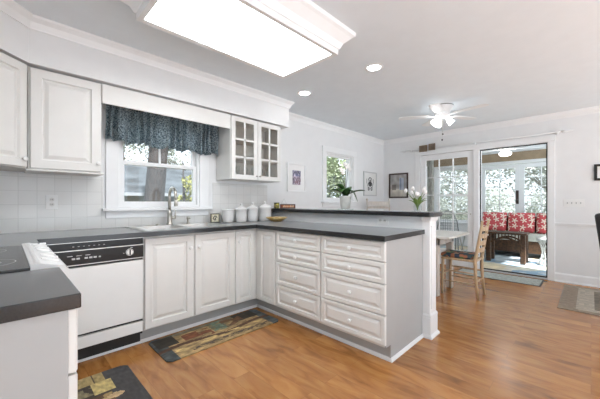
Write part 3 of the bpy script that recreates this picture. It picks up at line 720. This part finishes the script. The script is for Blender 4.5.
# ------------------------------------------------------------------ mats and rugs
def inr(u, v, a, b, c, d): return a <= u <= b and c <= v <= d
def rnd_corner(u, v, w, h, r):
    x = min(u, 1-u)*w; y = min(v, 1-v)*h
    return x < r and y < r and math.hypot(r-x, r-y) > r
def mat1(u, v):
    if rnd_corner(u, v, 1.05, .44, .05): return None
    n = nz(u, v, 9, 2); n2 = nz(u, v, 22, 5)
    c = (.62, .52, .36)
    if u < .09 or u > .91: c = (.27, .29, .29)
    elif v > .86: c = (.42, .38, .30)
    if inr(u, v, .02, .17, .55, .95): c = (.17, .15, .12)
    if inr(u, v, .72, .93, .62, 1): c = (.20, .17, .13)
    if inr(u, v, .22, .45, .45, .82) and n > -.12: c = (.42, .24, .15)
    if inr(u, v, .47, .60, .5, .95) and n2 > -.2: c = (.36, .42, .36)
    if inr(u, v, .58, .78, .48, .9) and n > -.1: c = (.38, .26, .17)
    if abs(v-.40-.06*sin(u*9)) < .05: c = (.30, .19, .12)
    if inr(u, v, .2, .92, .08, .2) and n2 > -.02: c = (.28, .22, .18)
    if inr(u, v, .1, .92, .2, .36) and n > .08: c = (.72, .62, .42)
    k = 1+.35*n2+.25*n
    return lin(tuple(max(0, min(1, q*k)) for q in c))
def make_mat(name, label, loc, w, h, fn, nx, ny, th=.008, rotz=0, cat='mat'):
    bm = BM(); patterned(bm, w, h, nx, ny, fn, z=.001)
    o = obj(name, bm, M['vc'], None, loc, rotz); solid(o, th, 1); return tag(o, label, cat)
make_mat('kitchen_mat', 'cushioned kitchen mat printed with a brown still life, lying before the sink', (.815, 2.13, 0), 1.06, .43, mat1, 150, 60)
def mat2(u, v):   # u: x across .43 wide, v: y along 0..1 (length .86)
    if rnd_corner(u, v, .45, .88, .05): return None
    n = nz(u, v, 10, 9); n2 = nz(u, v, 26, 3)
    c = (.25, .24, .24)
    X = u*.45; Y = v*.88
    if X < .30:
        c = (.62, .54, .36) if Y > .76 else (.24, .2, .17)
        if Y > .76 and (int((X)/.06) % 2 == 0 and X % .06 < .008): c = (.3, .25, .18)
        if .64 < Y < .73 and n > .05: c = (.5, .46, .35)
        if Y < .6: c = (.60, .50, .33) if n > -.1 else (.35, .25, .17)
    if inr(X, Y, .22, .33, .62, .76): c = (.74, .66, .44)
    dx, dy = X-.31, Y-.55
    if (dx/.045)**2+(dy/.026)**2 < 1 or (X < .29 and X > .1 and abs(Y-.54+.1*(X-.29)) < .010): c = (.78, .66, .50)
    if inr(X, Y, .2, .28, .3, .5): c = (.70, .62, .42)
    k = 1+.25*n2
    return lin(tuple(max(0, min(1, q*k)) for q in c))
make_mat('kitchen_mat', 'dark grey kitchen mat printed with a wooden spoon and jar, before the range', (.155, 1.45, 0), .45, .88, mat2, 66, 120)
def drug(u, v):
    e = min(u*1.6, v*1.7, (1-u)*1.6, (1-v)*1.7); n2 = nz(u, v, 60, 1)
    c = (.56, .50, .43)
    if e > .10: c = (.70, .66, .60)
    if e > .20: c = (.48, .44, .38)
    if e > .42: c = (.72, .69, .64)
    if e > .47: c = (.60, .56, .50)
    return lin(tuple(q*(1+.25*n2) for q in c))
make_mat('area_rug', 'beige and grey bordered rug on the wood floor under the office chair', (4.22, -2.2, 0), 1.24, 2.46, drug, 60, 120, .006, cat='rug')
def dmat(u, v):
    n2 = nz(u, v, 30, 1); e = min(u*.45, v*1.1, (1-u)*.45, (1-v)*1.1)
    c = (.22, .24, .24) if e < .015 else (.66, .68, .66)
    return lin(tuple(q*(1+.3*n2) for q in c))
make_mat('door_mat', 'thin grey blue mat with dark edge at the sunroom threshold', (5.12, .485, 0), .45, 1.1, dmat, 30, 60, .005)
def srug(u, v):
    n = nz(u*2, v*3, 2, 4); n2 = nz(u, v, 30, 1)
    c = (.84, .82, .76) if n > .0 else (.72, .76, .78)
    if abs(n) < .05: c = (.56, .66, .74)
    if n > .28: c = (.86, .80, .68)
    return lin(tuple(q*(1+.15*n2) for q in c))
make_mat('area_rug', 'blue grey and beige abstract rug covering the sunroom floor', (5.86, -.9, 0), 2.5, 3.6, srug, 80, 110, .006, cat='rug')

# ------------------------------------------------------------------ ceiling fixtures
t = thing('ceiling_light', 'large rectangular opal panel ceiling light with flared white moulding', 'light', (0, 0, 0))
LX0, LX1, LY0, LY1 = .605, 1.757, 1.403, 1.957
bm = BM(); sweep(bm, [(LX0, LY0), (LX0, LY1), (LX1, LY1), (LX1, LY0)], [(0, 2.292), (0, 2.276), (.034, 2.272), (.036, 2.312), (.042, 2.315), (.062, 2.355), (.11, 2.40), (.128, 2.412), (.132, 2.439), (0, 2.439), (0, 2.292)], closed=True)
obj('moulding', bm, M['trim'], t)
bm = BM(); box(bm, LX0+.001, LX1-.001, LY0+.001, LY1-.001, 2.281, 2.288); obj('diffuser', bm, M['panel'], t)
for x, y, lab in ((2.498, 2.406, 'round recessed ceiling light nearer the glass cabinet'), (2.494, 1.477, 'round recessed ceiling light nearer the ceiling fan')):
    t = thing('recessed_light', lab, 'light', (x, y, ZC), 0, 'recessed ceiling lights')
    bm = BM(); lathe(bm, [(.06, -.001), (.062, -.006), (.085, -.004), (.088, -.0005)], seg=32, cap=False); obj('trim_ring', bm, M['trim'], t)
    bm = BM(); lathe(bm, [(.0595, -.0035), (.0595, -.0015)], seg=32); obj('lens', bm, M['can'], t)
def ceiling_fan(label, loc, zdrop, r, angs, globes, m='trim', single=False):
    t = thing('ceiling_fan', label, 'ceiling fan', loc)
    bm = BM(); lathe(bm, [(.06, 0), (.075, -.01), (.05, -.05), (.015, -.06), (.015, -zdrop), (.03, -zdrop)] if zdrop > .1 else [(.135, -.001), (.138, -.012), (.125, -.03), (.12, -.05), (.10, -.075), (.09, -.10)], seg=28); obj('canopy', bm, M[m], t)
    zb = -.115 if zdrop < .1 else -zdrop-.03
    bm = BM(); lathe(bm, [(.04, zb-.05), (.085, zb-.035), (.095, zb-.0), (.09, zb+.015), (.03, zb+.03)], seg=28); obj('motor', bm, M[m], t)
    if zdrop < .1:
        bm = BM(); lathe(bm, [(.1385, -.013), (.1385, -.005)], seg=28, cap=False); obj('ring', bm, M['greymetal'], t)
    for a in angs:
        bm = BM(); pts = [(.16, -.045), (.22, -.058), (r-.05, -.066), (r-.012, -.05), (r, -.02), (r, .02), (r-.012, .05), (r-.05, .066), (.22, .058), (.16, .045)]
        prism(bm, pts, 0, .006); bmesh.ops.rotate(bm, verts=bm.verts, cent=(0, 0, 0), matrix=Matrix.Rotation(R_(3), 3, 'X'))
        bl = obj('blade', bm, M[m], t, (0, 0, zb-.012), a)
        bm = BM(); box(bm, .07, .19, -.018, .018, -.008, -.002, .001); obj('blade_bracket', bm, M[m], bl)
    if single:
        bm = BM(); lathe(bm, [(.05, zb-.055), (.09, zb-.075), (.11, zb-.10), (.09, zb-.13), (.03, zb-.15)], seg=24); obj('globe', bm, M['globe2'], t)
    else:
        for a in globes:
            d = Vector((cos(a), sin(a), 0)); q = Vector((d.x*.7, d.y*.7, -.72)).normalized().to_track_quat('Z', 'Y').to_matrix().to_4x4()
            c = Vector((d.x*.05, d.y*.05, zb-.05))
            bm = BM(); cyl(bm, c*.6+Vector((0, 0, (zb-.045)*.4)), c+Vector((d.x*.02, d.y*.02, -.02)), .012); arm = obj('light_arm', bm, M[m], t)
            bm = BM(); lathe(bm, [(.016, .015), (.028, .03), (.036, .06), (.038, .08), (.046, .10), (.042, .098), (.026, .05)], c, 20, False, q); obj('glass_shade', bm, M['shade'], t)
        for k, (dx, L) in enumerate(((.012, .20), (-.008, .28))):
            bm = BM(); cyl(bm, (dx, 0, zb-.05), (dx, 0, zb-.05-L), .0012, seg=6); ch = obj('pull_chain', bm, M['nickel'], t)
            bm = BM(); sphere(bm, (dx, 0, zb-.05-L-.01), .011); obj('pull_knob', bm, M['blackm'], ch)
    return t
ang = [R_(a-45.2) for a in (90, 162, 234, 306, 18)]
ceiling_fan('white flush mount ceiling fan with three lit tulip shades over the dining area', (4.15, 1.42, ZC), .05, .56, ang, [R_(a-45.2) for a in (185, 345, 95)])
ceiling_fan('white ceiling fan with one globe in the sunroom, seen through the doorway', (7.0, 1.21, SZ), .26, .62, [R_(a) for a in (10, 82, 154, 226, 298)], [], single=True)

# ------------------------------------------------------------------ pictures
def picture(name, label, loc, rotz, w, h, fw, fm, matw, fn, n=40, dep=.02, matcol='petal'):
    t = thing(name, label, 'picture', loc, rotz)   # local origin lower left at wall, front faces -y
    bm = BM(); box(bm, 0, fw, -dep, 0, 0, h, .002); box(bm, w-fw, w, -dep, 0, 0, h, .002); box(bm, fw, w-fw, -dep, 0, 0, fw, .002); box(bm, fw, w-fw, -dep, 0, h-fw, h, .002); obj('frame', bm, fm, t)
    bm = BM(); box(bm, fw, w-fw, -.008, -.001, fw, h-fw); obj('mount', bm, M['ceramic'], t)
    bm = BM(); pw, ph = w-2*fw-2*matw, h-2*fw-2*matw
    patterned(bm, pw, ph, n, n, fn, plane='xz', y=-.0085); bmesh.ops.translate(bm, verts=bm.verts, vec=(fw+matw, 0, fw+matw)); obj('print', bm, M['vcg'], t)
    return t
def p1(u, v):
    n = nz(u, v, 4, 7); n2 = nz(u, v, 9, 2)
    c = (.56, .50, .56)
    if v < .45 and u > .3: c = (.52, .40, .44)
    if v > .6: c = (.42, .42, .52)
    if n2 > .2: c = (.75, .72, .78)
    return lin(tuple(min(1, q*(1+.4*n)) for q in c))
picture('framed_picture', 'white framed print in purple tones right of the glass cabinet', (2.868, YN-.001, 1.30), 0, .385, .425, .022, M['trim'], .085, p1)
def p2(u, v):
    x, y = (u-.5), (v-.5); ax = abs(x)
    dk = (.12, .12, .13)
    if (ax/.19)**2+(y/.13)**2 < 1: return lin(dk) if nz(u, v, 16) > -.35 else lin((.5, .5, .5))
    if abs(math.hypot(x, y-.14)-.17) < .022 and y > .12: return lin(dk)
    if abs(ax-.22-.1*sin((y+.1)*6)) < .02 and -.28 < y < .25: return lin(dk)
    if abs(math.hypot(ax-.13, y+.24)-.075) < .02: return lin(dk)
    if math.hypot(x, y-.17) < .06: return lin(dk)
    return lin((.88, .88, .87))
picture('framed_picture', 'pale framed print of a black ornamental crab shape on the window wall', (4.87, YN-.001, 1.27), 0, .475, .475, .02, M['greyframe'], .02, p2, 60)
def p3(u, v):
    n = nz(u, v, 5, 1)
    c = (.62, .61, .60)
    if v < .35: c = (.72, .70, .66)
    if inr(u, v, .55, .82, .3, .85): c = (.64, .67, .73)
    if inr(u, v, .6, .68, .3, .85): c = (.50, .54, .62)
    if inr(u, v, .1, .35, .3, .55): c = (.48, .46, .44)
    return lin(tuple(q*(1+.2*n) for q in c))
picture('framed_picture', 'dark brown framed grey and blue picture left of the glazed door', (XE-.001, 2.985, 1.23), -pi/2, .41, .505, .03, M['darkframe'], 0, p3)
picture('framed_picture', 'black framed picture at the right edge of the photo', (XE-.001, -.03, 1.44), -pi/2, .4, .22, .03, M['blackm'], .03, p3)
# brown bundle on a rod above the glazed door
t = thing('curtain_rod', 'long white curtain rod over both doors, brown fabric bundle at its left', 'curtain rod', (XE-.05, 0, 2.155))
bm = BM(); cyl(bm, (0, 2.58, 0), (0, .30, 0), .009); lathe(bm, [(.008, 0), (.022, .02), (.024, .04), (.01, .075), (.014, .09), (.003, .14)], (0, .30, 0), 12, True, Matrix.Rotation(pi/2, 4, 'X')); lathe(bm, [(.008, 0), (.022, .02), (.024, .04), (.01, .075), (.003, .12)], (0, 2.58, 0), 12, True, Matrix.Rotation(-pi/2, 4, 'X'))
box(bm, -.012, .049, .335, .355, -.03, .02, .003); box(bm, -.012, .049, 2.50, 2.52, -.03, .02, .003); box(bm, -.012, .049, 1.38, 1.40, -.03, .02, .003); obj('rod', bm, M['trim'], t)
for y0, y1, dz in ((2.325, 2.175, 0), (2.15, 2.03, .012)):
    bm = BM(); n = 22; top = []; bot = []
    for i in range(n+1):
        y = y0+(y1-y0)*i/n; xx = -.016+.014*sin(i*1.9); top.append(bm.verts.new((xx-.012, y, .065+dz))); bot.append(bm.verts.new((xx*1.1-.012, y, -.055+dz)))
    for i in range(n): bm.faces.new((top[i], top[i+1], bot[i+1], bot[i]))
    o = obj('fabric_bundle', bm, M['taupe'], t); solid(o, .006, 0)

# ------------------------------------------------------------------ dining set
t = thing('dining_table', 'whitewashed wooden dining table behind the bar end', 'table', (3.55, 1.14, 0))
bm = BM(); box(bm, 0, .78, 0, 1.5, .722, .75, .006); obj('tabletop', bm, mat('pale_tabletop', (.72, .69, .64), .3, noise=.06, stretch=(6, 1, 1)), t)
bm = BM(); box(bm, .15, .73, .18, .20, .62, .722); box(bm, .15, .73, 1.32, 1.34, .62, .722); box(bm, .15, .17, .2, 1.32, .62, .722); box(bm, .71, .73, .2, 1.32, .62, .722); obj('apron', bm, M['lime'], t)
for x, y in ((.15, .18), (.655, .18), (.15, 1.265), (.655, 1.265)):
    bm = BM(); box(bm, x, x+.075, y, y+.075, 0, .722, .006); obj('leg', bm, M['lime'], t)
def dining_chair(label, loc, rotz, wood, hback=.93, w=.40, cushion=True, finial=False, slats=4):
    """faces +y, origin on the floor under the seat centre"""
    t = thing('dining_chair', label, 'chair', loc, rotz)
    d = .38; x = w/2-.018; wm = M[wood]
    for s in (-1, 1):
        bm = BM(); tube(bm, [(s*x, -d/2-.02, 0), (s*x, -d/2+.005, .25), (s*x, -d/2+.01, .46), (s*x, -d/2-.03, .7), (s*x, -d/2-.065, hback)], [.014, .018, .019, .017, .014], 10)
        if finial: sphere(bm, (s*x, -d/2-.067, hback+.015), .02, (1, 1, 1.2))
        obj('rear_leg', bm, wm, t)
        bm = BM(); tube(bm, [(s*x, d/2, 0), (s*x, d/2-.005, .25), (s*x, d/2-.01, .44)], [.013, .017, .018], 10); obj('front_leg', bm, wm, t)
    bm = BM(); box(bm, -w/2, w/2, -d/2, d/2+.01, .435, .46, .008); obj('seat', bm, wm, t)
    def st(p, q): bm = BM(); tube(bm, [p, ((p[0]+q[0])/2, (p[1]+q[1])/2, (p[2]+q[2])/2), q], [.007, .010, .007], 8); obj('stretcher', bm, wm, t)
    for s in (-1, 1):
        for z in (.17, .30): st((s*x, -d/2, z), (s*x, d/2, z))
    st((-x, d/2, .24), (x, d/2, .24)); st((-x, -d/2, .2), (x, -d/2, .2))
    for k in range(slats):
        z = .53+(hback-.03-.56)*(k+.5)/slats; yy = -d/2-.005-(z-.5)*.145
        bm = BM(); n = 8; f_ = []
        for i in range(n+1):
            u = i/n; xx = -x+2*x*u; b = -.02*sin(pi*u); f_.append([bm.verts.new((xx, yy+b-.006, z-.02)), bm.verts.new((xx, yy+b-.006, z+.02+.012*sin(pi*u))), bm.verts.new((xx, yy+b+.006, z+.02+.012*sin(pi*u))), bm.verts.new((xx, yy+b+.006, z-.02))])
        for a, c in zip(f_, f_[1:]):
            for q in range(4): bm.faces.new((a[q], a[(q+1) % 4], c[(q+1) % 4], c[q]))
        bm.faces.new(f_[0]); bm.faces.new(f_[-1][::-1]); obj('slat', bm, wm, t)
    if finial:
        bm = BM(); box(bm, -x, x, -d/2-.075, -d/2-.058, hback-.10, hback-.02, .004); obj('top_rail', bm, wm, t)
    if cushion:
        bm = BM(); box(bm, -w/2+.01, w/2-.01, -d/2+.04, d/2+.02, .4605, .515, .022)
        for f in bm.faces: f.smooth = True
        o = obj('seat_cushion', bm, floral, None, loc, rotz); tag(o, 'dark floral seat cushion on the honey wood chair', 'cushion')
    return t
floral = mat('floral_fabric', (.4, .4, .35), .8)
_nt = floral.node_tree; _v = _nt.nodes.new('ShaderNodeTexVoronoi'); _v.inputs['Scale'].default_value = 22; _c = _nt.nodes.new('ShaderNodeValToRGB')
_c.color_ramp.interpolation = 'CONSTANT'; _e = _c.color_ramp.elements; _e[0].color = (.05, .08, .09, 1); _e[1].position = .35; _e[1].color = (.36, .15, .08, 1)
for p_, c_ in ((.55, (.10, .20, .08, 1)), (.7, (.62, .52, .38, 1)), (.85, (.03, .05, .08, 1))): _q = _e.new(p_); _q.color = c_
_tc = _nt.nodes.new('ShaderNodeTexCoord'); _nt.links.new(_tc.outputs['Object'], _v.inputs[0]); _s = _nt.nodes.new('ShaderNodeSeparateXYZ'); _nt.links.new(_v.outputs['Color'], _s.inputs[0]); _nt.links.new(_s.outputs[0], _c.inputs[0])
_nt.links.new(_c.outputs[0], _nt.nodes['Principled BSDF'].inputs['Base Color'])
dining_chair('honey coloured ladder back wooden chair at the end of the dining table', (4.055, 1.15, 0), 0, 'wood', .93, .33, True, False, 4)
dining_chair('tall whitewashed ladder back chair with knobbed posts at the far side of the dining table', (4.72, 2.68, 0), pi*.70, 'lime', 1.18, .44, False, True, 4)

# ------------------------------------------------------------------ office chair (right edge)
t = thing('office_chair', 'black office chair with casters at the right edge of the photo', 'chair', (4.85, -.40, 0), R_(60))
for k in range(5):
    a = R_(k*72+33); bm = BM(); d = Vector((cos(a), sin(a), 0))
    tube(bm, [d*.03+Vector((0, 0, .11)), d*.17+Vector((0, 0, .095)), d*.3+Vector((0, 0, .07))], [.022, .018, .014], 8); lg = obj('base_arm', bm, M['black'], t)
    bm = BM(); s = Vector((-d.y, d.x, 0)); cyl(bm, d*.3-s*.022+Vector((0, 0, .034)), d*.3+s*.022+Vector((0, 0, .034)), .027); cyl(bm, d*.3+Vector((0, 0, .05)), d*.3+Vector((0, 0, .08)), .008); obj('caster', bm, M['black'], lg)
bm = BM(); cyl(bm, (0, 0, .1), (0, 0, .42), .025); obj('gas_lift', bm, M['black'], t)
bm = BM(); box(bm, -.25, .25, -.24, .24, .42, .50, .035)
for f in bm.faces: f.smooth = True
obj('seat', bm, M['leather'], t)
bm = BM(); box(bm, -.22, .22, -.04, .035, 0, .62, .03); bmesh.ops.rotate(bm, verts=bm.verts, cent=(0, 0, 0), matrix=Matrix.Rotation(R_(-13), 3, 'X')); bmesh.ops.translate(bm, verts=bm.verts, vec=(0, .22, .42))
for f in bm.faces: f.smooth = True
obj('backrest', bm, M['leather'], t)

# ------------------------------------------------------------------ sunroom furniture
t = thing('sofa', 'dark rattan sofa with pale seat pads along the sunroom doors', 'sofa', (7.45, 1.80, .0075), -pi/2)
# local x 0..2.1 -> y 1.8..-.3 ; local y 0 front .. .85 back
bm = BM(); box(bm, .0, 2.3, .02, .80, .10, .34, .01); obj('base', bm, M['rattan'], t)
for x in (0, 2.22):
    bm = BM(); box(bm, x, x+.08, .0, .82, .1, .56, .02); obj('armrest', bm, M['rattan'], t)
for x, y in ((.02, .02), (2.22, .02), (.02, .72), (2.22, .72)):
    bm = BM(); cyl(bm, (x+.03, y+.03, 0), (x+.03, y+.03, .12), .03); obj('foot', bm, M['rattan'], t)
bm = BM(); box(bm, .02, 2.28, .74, .82, .3, .82, .02); obj('backrest', bm, M['rattan'], t)
for k in range(3):
    bm = BM(); box(bm, .09+k*.71, .09+k*.71+.70, .0, .72, .345, .47, .03)
    for f in bm.faces: f.smooth = True
    tag(obj('seat_cushion', bm, M['seatfab'], None, (7.45, 1.80, .0075), -pi/2), 'pale striped seat cushion on the rattan sofa, %s' % ('left end', 'middle', 'right end')[k], 'cushion', 'seat cushions of the rattan sofa')
pilmesh = None
for k in range(3):
    bm = BM(); bmesh.ops.create_grid(bm, x_segments=14, y_segments=14, size=.5)
    vs = list(bm.verts); low = bmesh.ops.duplicate(bm, geom=bm.verts[:]+bm.edges[:]+bm.faces[:])
    for v in vs:
        u, w2 = v.co.x*2, v.co.y*2; e = max(0, (1-u**4))*max(0, (1-w2**4)); v.co = Vector((u*.242, -.075*e**.5, w2*.22))
    for v in [q for q in low['geom'] if isinstance(q, bmesh.types.BMVert)]:
        u, w2 = v.co.x*2, v.co.y*2; e = max(0, (1-u**4))*max(0, (1-w2**4)); v.co = Vector((u*.242, .075*e**.5, w2*.22))
    bmesh.ops.remove_doubles(bm, verts=bm.verts, dist=.0005)
    for f in bm.faces: f.smooth = True
    o = obj('back_cushion', bm, M['star'], None, (8.03, 1.60-k*.505, .695), -pi/2); o.rotation_euler = (R_(-12), 0, -pi/2)
    tag(o, 'red cushion with cream starfish on the sunroom sofa, %s' % ('left end by the chair back', 'in the middle', 'right end by the door frame')[k], 'cushion', 'starfish cushions on the rattan sofa')
# rattan coffee table
t = thing('coffee_table', 'dark brown rattan coffee table with arched apron in the sunroom', 'table', (6.62, 1.46, .0075), -pi/2)
bm = BM(); box(bm, -.02, .64, -.02, .38, .535, .57, .008); obj('tabletop', bm, M['rattan'], t)
for x in (0, .54):
    for y in (0, .28):
        bm = BM(); box(bm, x, x+.08, y, y+.08, 0, .535, .01); obj('leg', bm, M['rattan'], t)
for y in (.01, .33):
    bm = BM(); n = 14; zs = [(.36+.09*sin(pi*i/n)) for i in range(n+1)]
    fr = [[bm.verts.new((.08+.46*i/n, y+dy, zz)) for dy, zz in ((0, zs[i]), (.02, zs[i]), (.02, zs[i]+.035), (0, zs[i]+.035))] for i in range(n+1)]
    for a, c in zip(fr, fr[1:]):
        for q in range(4): bm.faces.new((a[q], a[(q+1) % 4], c[(q+1) % 4], c[q]))
    for i in range(9):
        x = .1+.42*i/8; zz = .36+.09*sin(pi*(x-.08)/.46); cyl(bm, (x, y+.01, zz+.02), (x, y+.01, .535), .008, seg=6)
    obj('apron', bm, M['rattan'], t)
# white wicker side chair at right
t = thing('wicker_stool', 'white openwork wicker stool at the right of the sunroom doorway', 'stool', (6.95, .52, .0075))
bm = BM(); lathe(bm, [(.19, .44), (.2, .45), (.2, .47), (.18, .48)], seg=24); obj('seat', bm, M['white2'], t)
bm = BM()
for s in (1, -1):
    for i in range(12):
        a = i*pi/6; tube(bm, [(.18*cos(a+s*.5*k/4)*(1-.35*sin(pi*k/4)), .18*sin(a+s*.5*k/4)*(1-.35*sin(pi*k/4)), .02+.42*k/4) for k in range(5)], .007, 6)
obj('lattice', bm, M['white2'], t)
bm = BM(); lathe(bm, [(.18, 0), (.2, .005), (.2, .02), (.17, .025)], seg=24); obj('base_ring', bm, M['white2'], t)
# grey metal garden chair and glass table seen through the glazed door
t = thing('metal_chair', 'grey metal garden chair with round mesh back behind the glazed door', 'chair', (6.5, 2.15, .0075), R_(100))
for s in (-1, 1):
    bm = BM(); tube(bm, [(s*.2, .2, 0), (s*.2, .18, .44)], .012); obj('leg', bm, M['greymetal'], t)
    bm = BM(); tube(bm, [(s*.2, -.22, 0), (s*.2, -.18, .44)], .012); obj('leg', bm, M['greymetal'], t)
bm = BM(); lathe(bm, [(.22, .44), (.23, .45), (.23, .46), (.2, .465)], seg=24); obj('seat', bm, M['greymetal'], t)
bm = BM(); tube(bm, [(.21*cos(a), -.2-.06*sin(a), .45+.5*sin(a)) for a in [pi*i/16 for i in range(17)]], .011)
for i in range(-4, 5):
    x = i*.045; h = .5*math.sqrt(max(0, 1-(x/.21)**2)); tube(bm, [(x, -.2, .46), (x, -.2-.12*h, .45+h)], .004, 6)
for j in range(1, 8):
    z = j*.06; w = .21*math.sqrt(1-(z/.5)**2); tube(bm, [(-w, -.2-.12*z, .45+z), (w, -.2-.12*z, .45+z)], .004, 6)
obj('backrest', bm, M['greymetal'], t)
t = thing('side_table', 'small white table with folding brass legs beyond the glazed door', 'table', (6.35, 1.62, .0075))
bm = BM(); box(bm, -.22, .22, -.22, .22, .5, .52, .004); obj('tabletop', bm, M['trim'], t)
bm = BM()
for y in (-.18, .18): tube(bm, [(-.18, y, .012), (.18, y, .5)], .01); tube(bm, [(.18, y, .012), (-.18, y, .5)], .01)
obj('folding_legs', bm, M['nickel'], t)
# taupe drapes in the sunroom seen through the left of the glazed door
for k, (ya, yb) in enumerate(((2.68, 2.52), (2.34, 2.22))):
    bm = BM(); n = 40; rows = []
    for i in range(n+1):
        u = i/n; y = ya+(yb-ya)*u; rows.append([bm.verts.new((.025*sin(u*28), y, z)) for z in (.04, 1.0, 2.1)])
    for a, c in zip(rows, rows[1:]):
        for q in range(2): f = bm.faces.new((a[q], a[q+1], c[q+1], c[q])); f.smooth = True
    o = obj('drape', bm, M['taupe'] if k == 0 else M['seatfab'], None, (6.0+.0*k, 0, 0)); solid(o, .004, 0)
    tag(o, ('tan full length drape behind the left panes of the glazed door', 'pale thin drape just right of the tan drape, behind the glazed door')[k], 'curtain')
bm = BM(); cyl(bm, (6.0, 3.19, 2.105), (6.0, 2.15, 2.105), .01); tag(obj('drape_rod', bm, M['nickel']), 'metal rod carrying the sunroom drapes behind the glazed door', 'curtain rod')

# ------------------------------------------------------------------ outdoors
bm = BM(); box(bm, -40, 60, -40, 60, -.85, -.75); o = struct('ground', bm, M['grass'])
bm = BM(); box(bm, -9, -.66, -14, 2.5, -.12, -.04); box(bm, -.659, 6.5, -14, YS-.16, -.12, -.04); box(bm, 6.501, 14, -14, SY0-.16, -.12, -.04); struct('ground_bounce', bm, mat('pale_bounce_slab', (.72, .75, .80), .8, noise=.1))  # added pale slab that bounces sunlight up through the openings
bm = BM()
pts = [(2.5, 8.0, -.8, .29), (2.62, 8.0, 0, .25), (2.71, 8.0, 1.15, .235), (2.834, 8.0, 2.63, .225), (2.95, 8.0, 4, .2), (3.1, 8.0, 7, .15)]
t = thing('pine_tree', 'thick leaning tree trunk just outside the kitchen window', 'tree', (0, 0, 0))
KX = .02
tube(bm, [(p[0], p[1], p[2]) for p in pts], [p[3] for p in pts], 16); obj('trunk', bm, M['bark'], t)
def foliage(bm, c, r, n, s, rng, squash=.8):
    for _ in range(n):
        while True:
            p = Vector((rng.uniform(-1, 1), rng.uniform(-1, 1), rng.uniform(-1, 1)))
            if .2 < p.length < 1: break
        p = Vector((p.x*r, p.y*r, p.z*r*squash))+Vector(c)
        a = Vector((rng.uniform(-1, 1), rng.uniform(-1, 1), rng.uniform(-1, 1))).normalized(); b = a.cross(Vector((rng.uniform(-1, 1), rng.uniform(-1, 1), .3))).normalized()
        k = s*rng.uniform(.6, 1.4)
        bm.faces.new([bm.verts.new(q) for q in (p-a*k, p-b*k*.5, p+a*k, p+b*k*.5)])
def tree(label, x, y, h, r, m, n=1400, s=.09, trunk=.09, bare=False, seed=1, low=False):
    rng = random.Random(seed); t = thing('tree' if not low else 'shrub', label, 'tree' if not low else 'shrub', (x, y, -.75), 0, 'trees beyond the windows')
    bm = BM(); tube(bm, [(0, 0, 0), (rng.uniform(-.1, .1), rng.uniform(-.1, .1), h*.5), (rng.uniform(-.3, .3), rng.uniform(-.3, .3), h)], [trunk, trunk*.75, trunk*.3], 8)
    for k in range(14 if bare else 5):
        z = h*rng.uniform(.3, .9); a = rng.uniform(0, 2*pi); L = r*rng.uniform(.5, 1)
        tube(bm, [(0, 0, z), (cos(a)*L*.5, sin(a)*L*.5, z+L*.35), (cos(a)*L, sin(a)*L, z+L*.5)], [trunk*.3, trunk*.2, trunk*.06], 5)
    obj('trunk', bm, M['bark2' if m == 'fol4' else 'bark'], t)
    bm = BM()
    if low: foliage(bm, (0, 0, h*.55), r, n, s, rng, .9)
    else:
        for k in range(6): foliage(bm, (rng.uniform(-.5, .5)*r, rng.uniform(-.5, .5)*r, h*rng.uniform(.35, 1.0)), r*.6, n//6, s, rng)
    obj('foliage', bm, M[m], t)
T = [
 ('pale sparse tree beyond the neighbour roof, left part of the kitchen window', 6.0, 24, 8, 2.4, 'fol5', 2600, .09, .16, True, 1),
 ('thin pale tree beyond the neighbour roof, centre of the kitchen window', 8.8, 24.5, 8, 2.4, 'fol5', 2600, .09, .16, True, 2),
 ('yellow green tree at the right part of the kitchen window', 5.0, 11.3, 3.5, .75, 'fol3', 1300, .06, .08, False, 3),
 ('bare branched tree beyond the right part of the kitchen window', 12.2, 24, 9, 2.4, 'fol5', 2600, .09, .16, True, 4),
 ('leafy green tree filling the left of the dining window', 7.0, 7.4, 4.6, 1.3, 'fol1', 2400, .08, .08, False, 5),
 ('pale green tree filling the middle of the dining window', 9.3, 8.0, 5.4, 1.7, 'fol2', 2400, .09, .1, False, 6),
 ('tall green tree behind the right of the dining window', 10.6, 7.2, 5.0, 1.5, 'fol1', 1600, .09, .1, False, 7),
 ('pale tree beyond the left sunroom door', 13, 3.2, 6, 2.2, 'fol4', 9000, .055, .12, True, 8),
 ('pale tree beyond the right sunroom door', 14, .9, 6.5, 2.3, 'fol4', 9000, .055, .12, True, 9),
 ('green tree beyond the sunroom, right of the doors', 13, -1.8, 6, 2.2, 'fol4', 9000, .055, .12, False, 10),
 ('green tree beyond the sunroom behind the glazed door', 12, 5.4, 5.5, 2.0, 'fol4', 9000, .055, .1, False, 11),
]
for a in T: tree(*a)
for k, (x, y, lab) in enumerate(((11.3, 4.6, 'low grey green shrub seen through the glazed door'), (11.0, 2.45, 'low grey green shrub outside the left sunroom door'), (11.6, .6, 'low grey green shrub outside the right sunroom door'))):
    tree(lab, x, y, 2.6, 1.05, 'fol4', 5000, .045, .04, False, 30+k, True)
# neighbour house
t = thing('neighbour_house', 'grey house with a blue grey shingle roof outside the kitchen window', 'house', (0, 13, 0))
bm = BM(); box(bm, -5, 8.2, .5, 6.7, -.75, 1.53); obj('wall', bm, M['siding'], t)
bm = BM(); a = [bm.verts.new(p) for p in ((-5.4, 0, 1.53), (8.6, 0, 1.53), (8.6, 3.6, 3.1), (-5.4, 3.6, 3.1), (-5.4, 7.2, 1.53), (8.6, 7.2, 1.53))]
bm.faces.new((a[0], a[1], a[2], a[3])); bm.faces.new((a[3], a[2], a[5], a[4])); o = obj('roof', bm, M['roof'], t); solid(o, .12, -1)
bm = BM(); box(bm, -5.4, 8.6, -.06, -.005, 1.40, 1.53); obj('fascia', bm, mat('grey_fascia', (.13, .135, .14), .6), t)
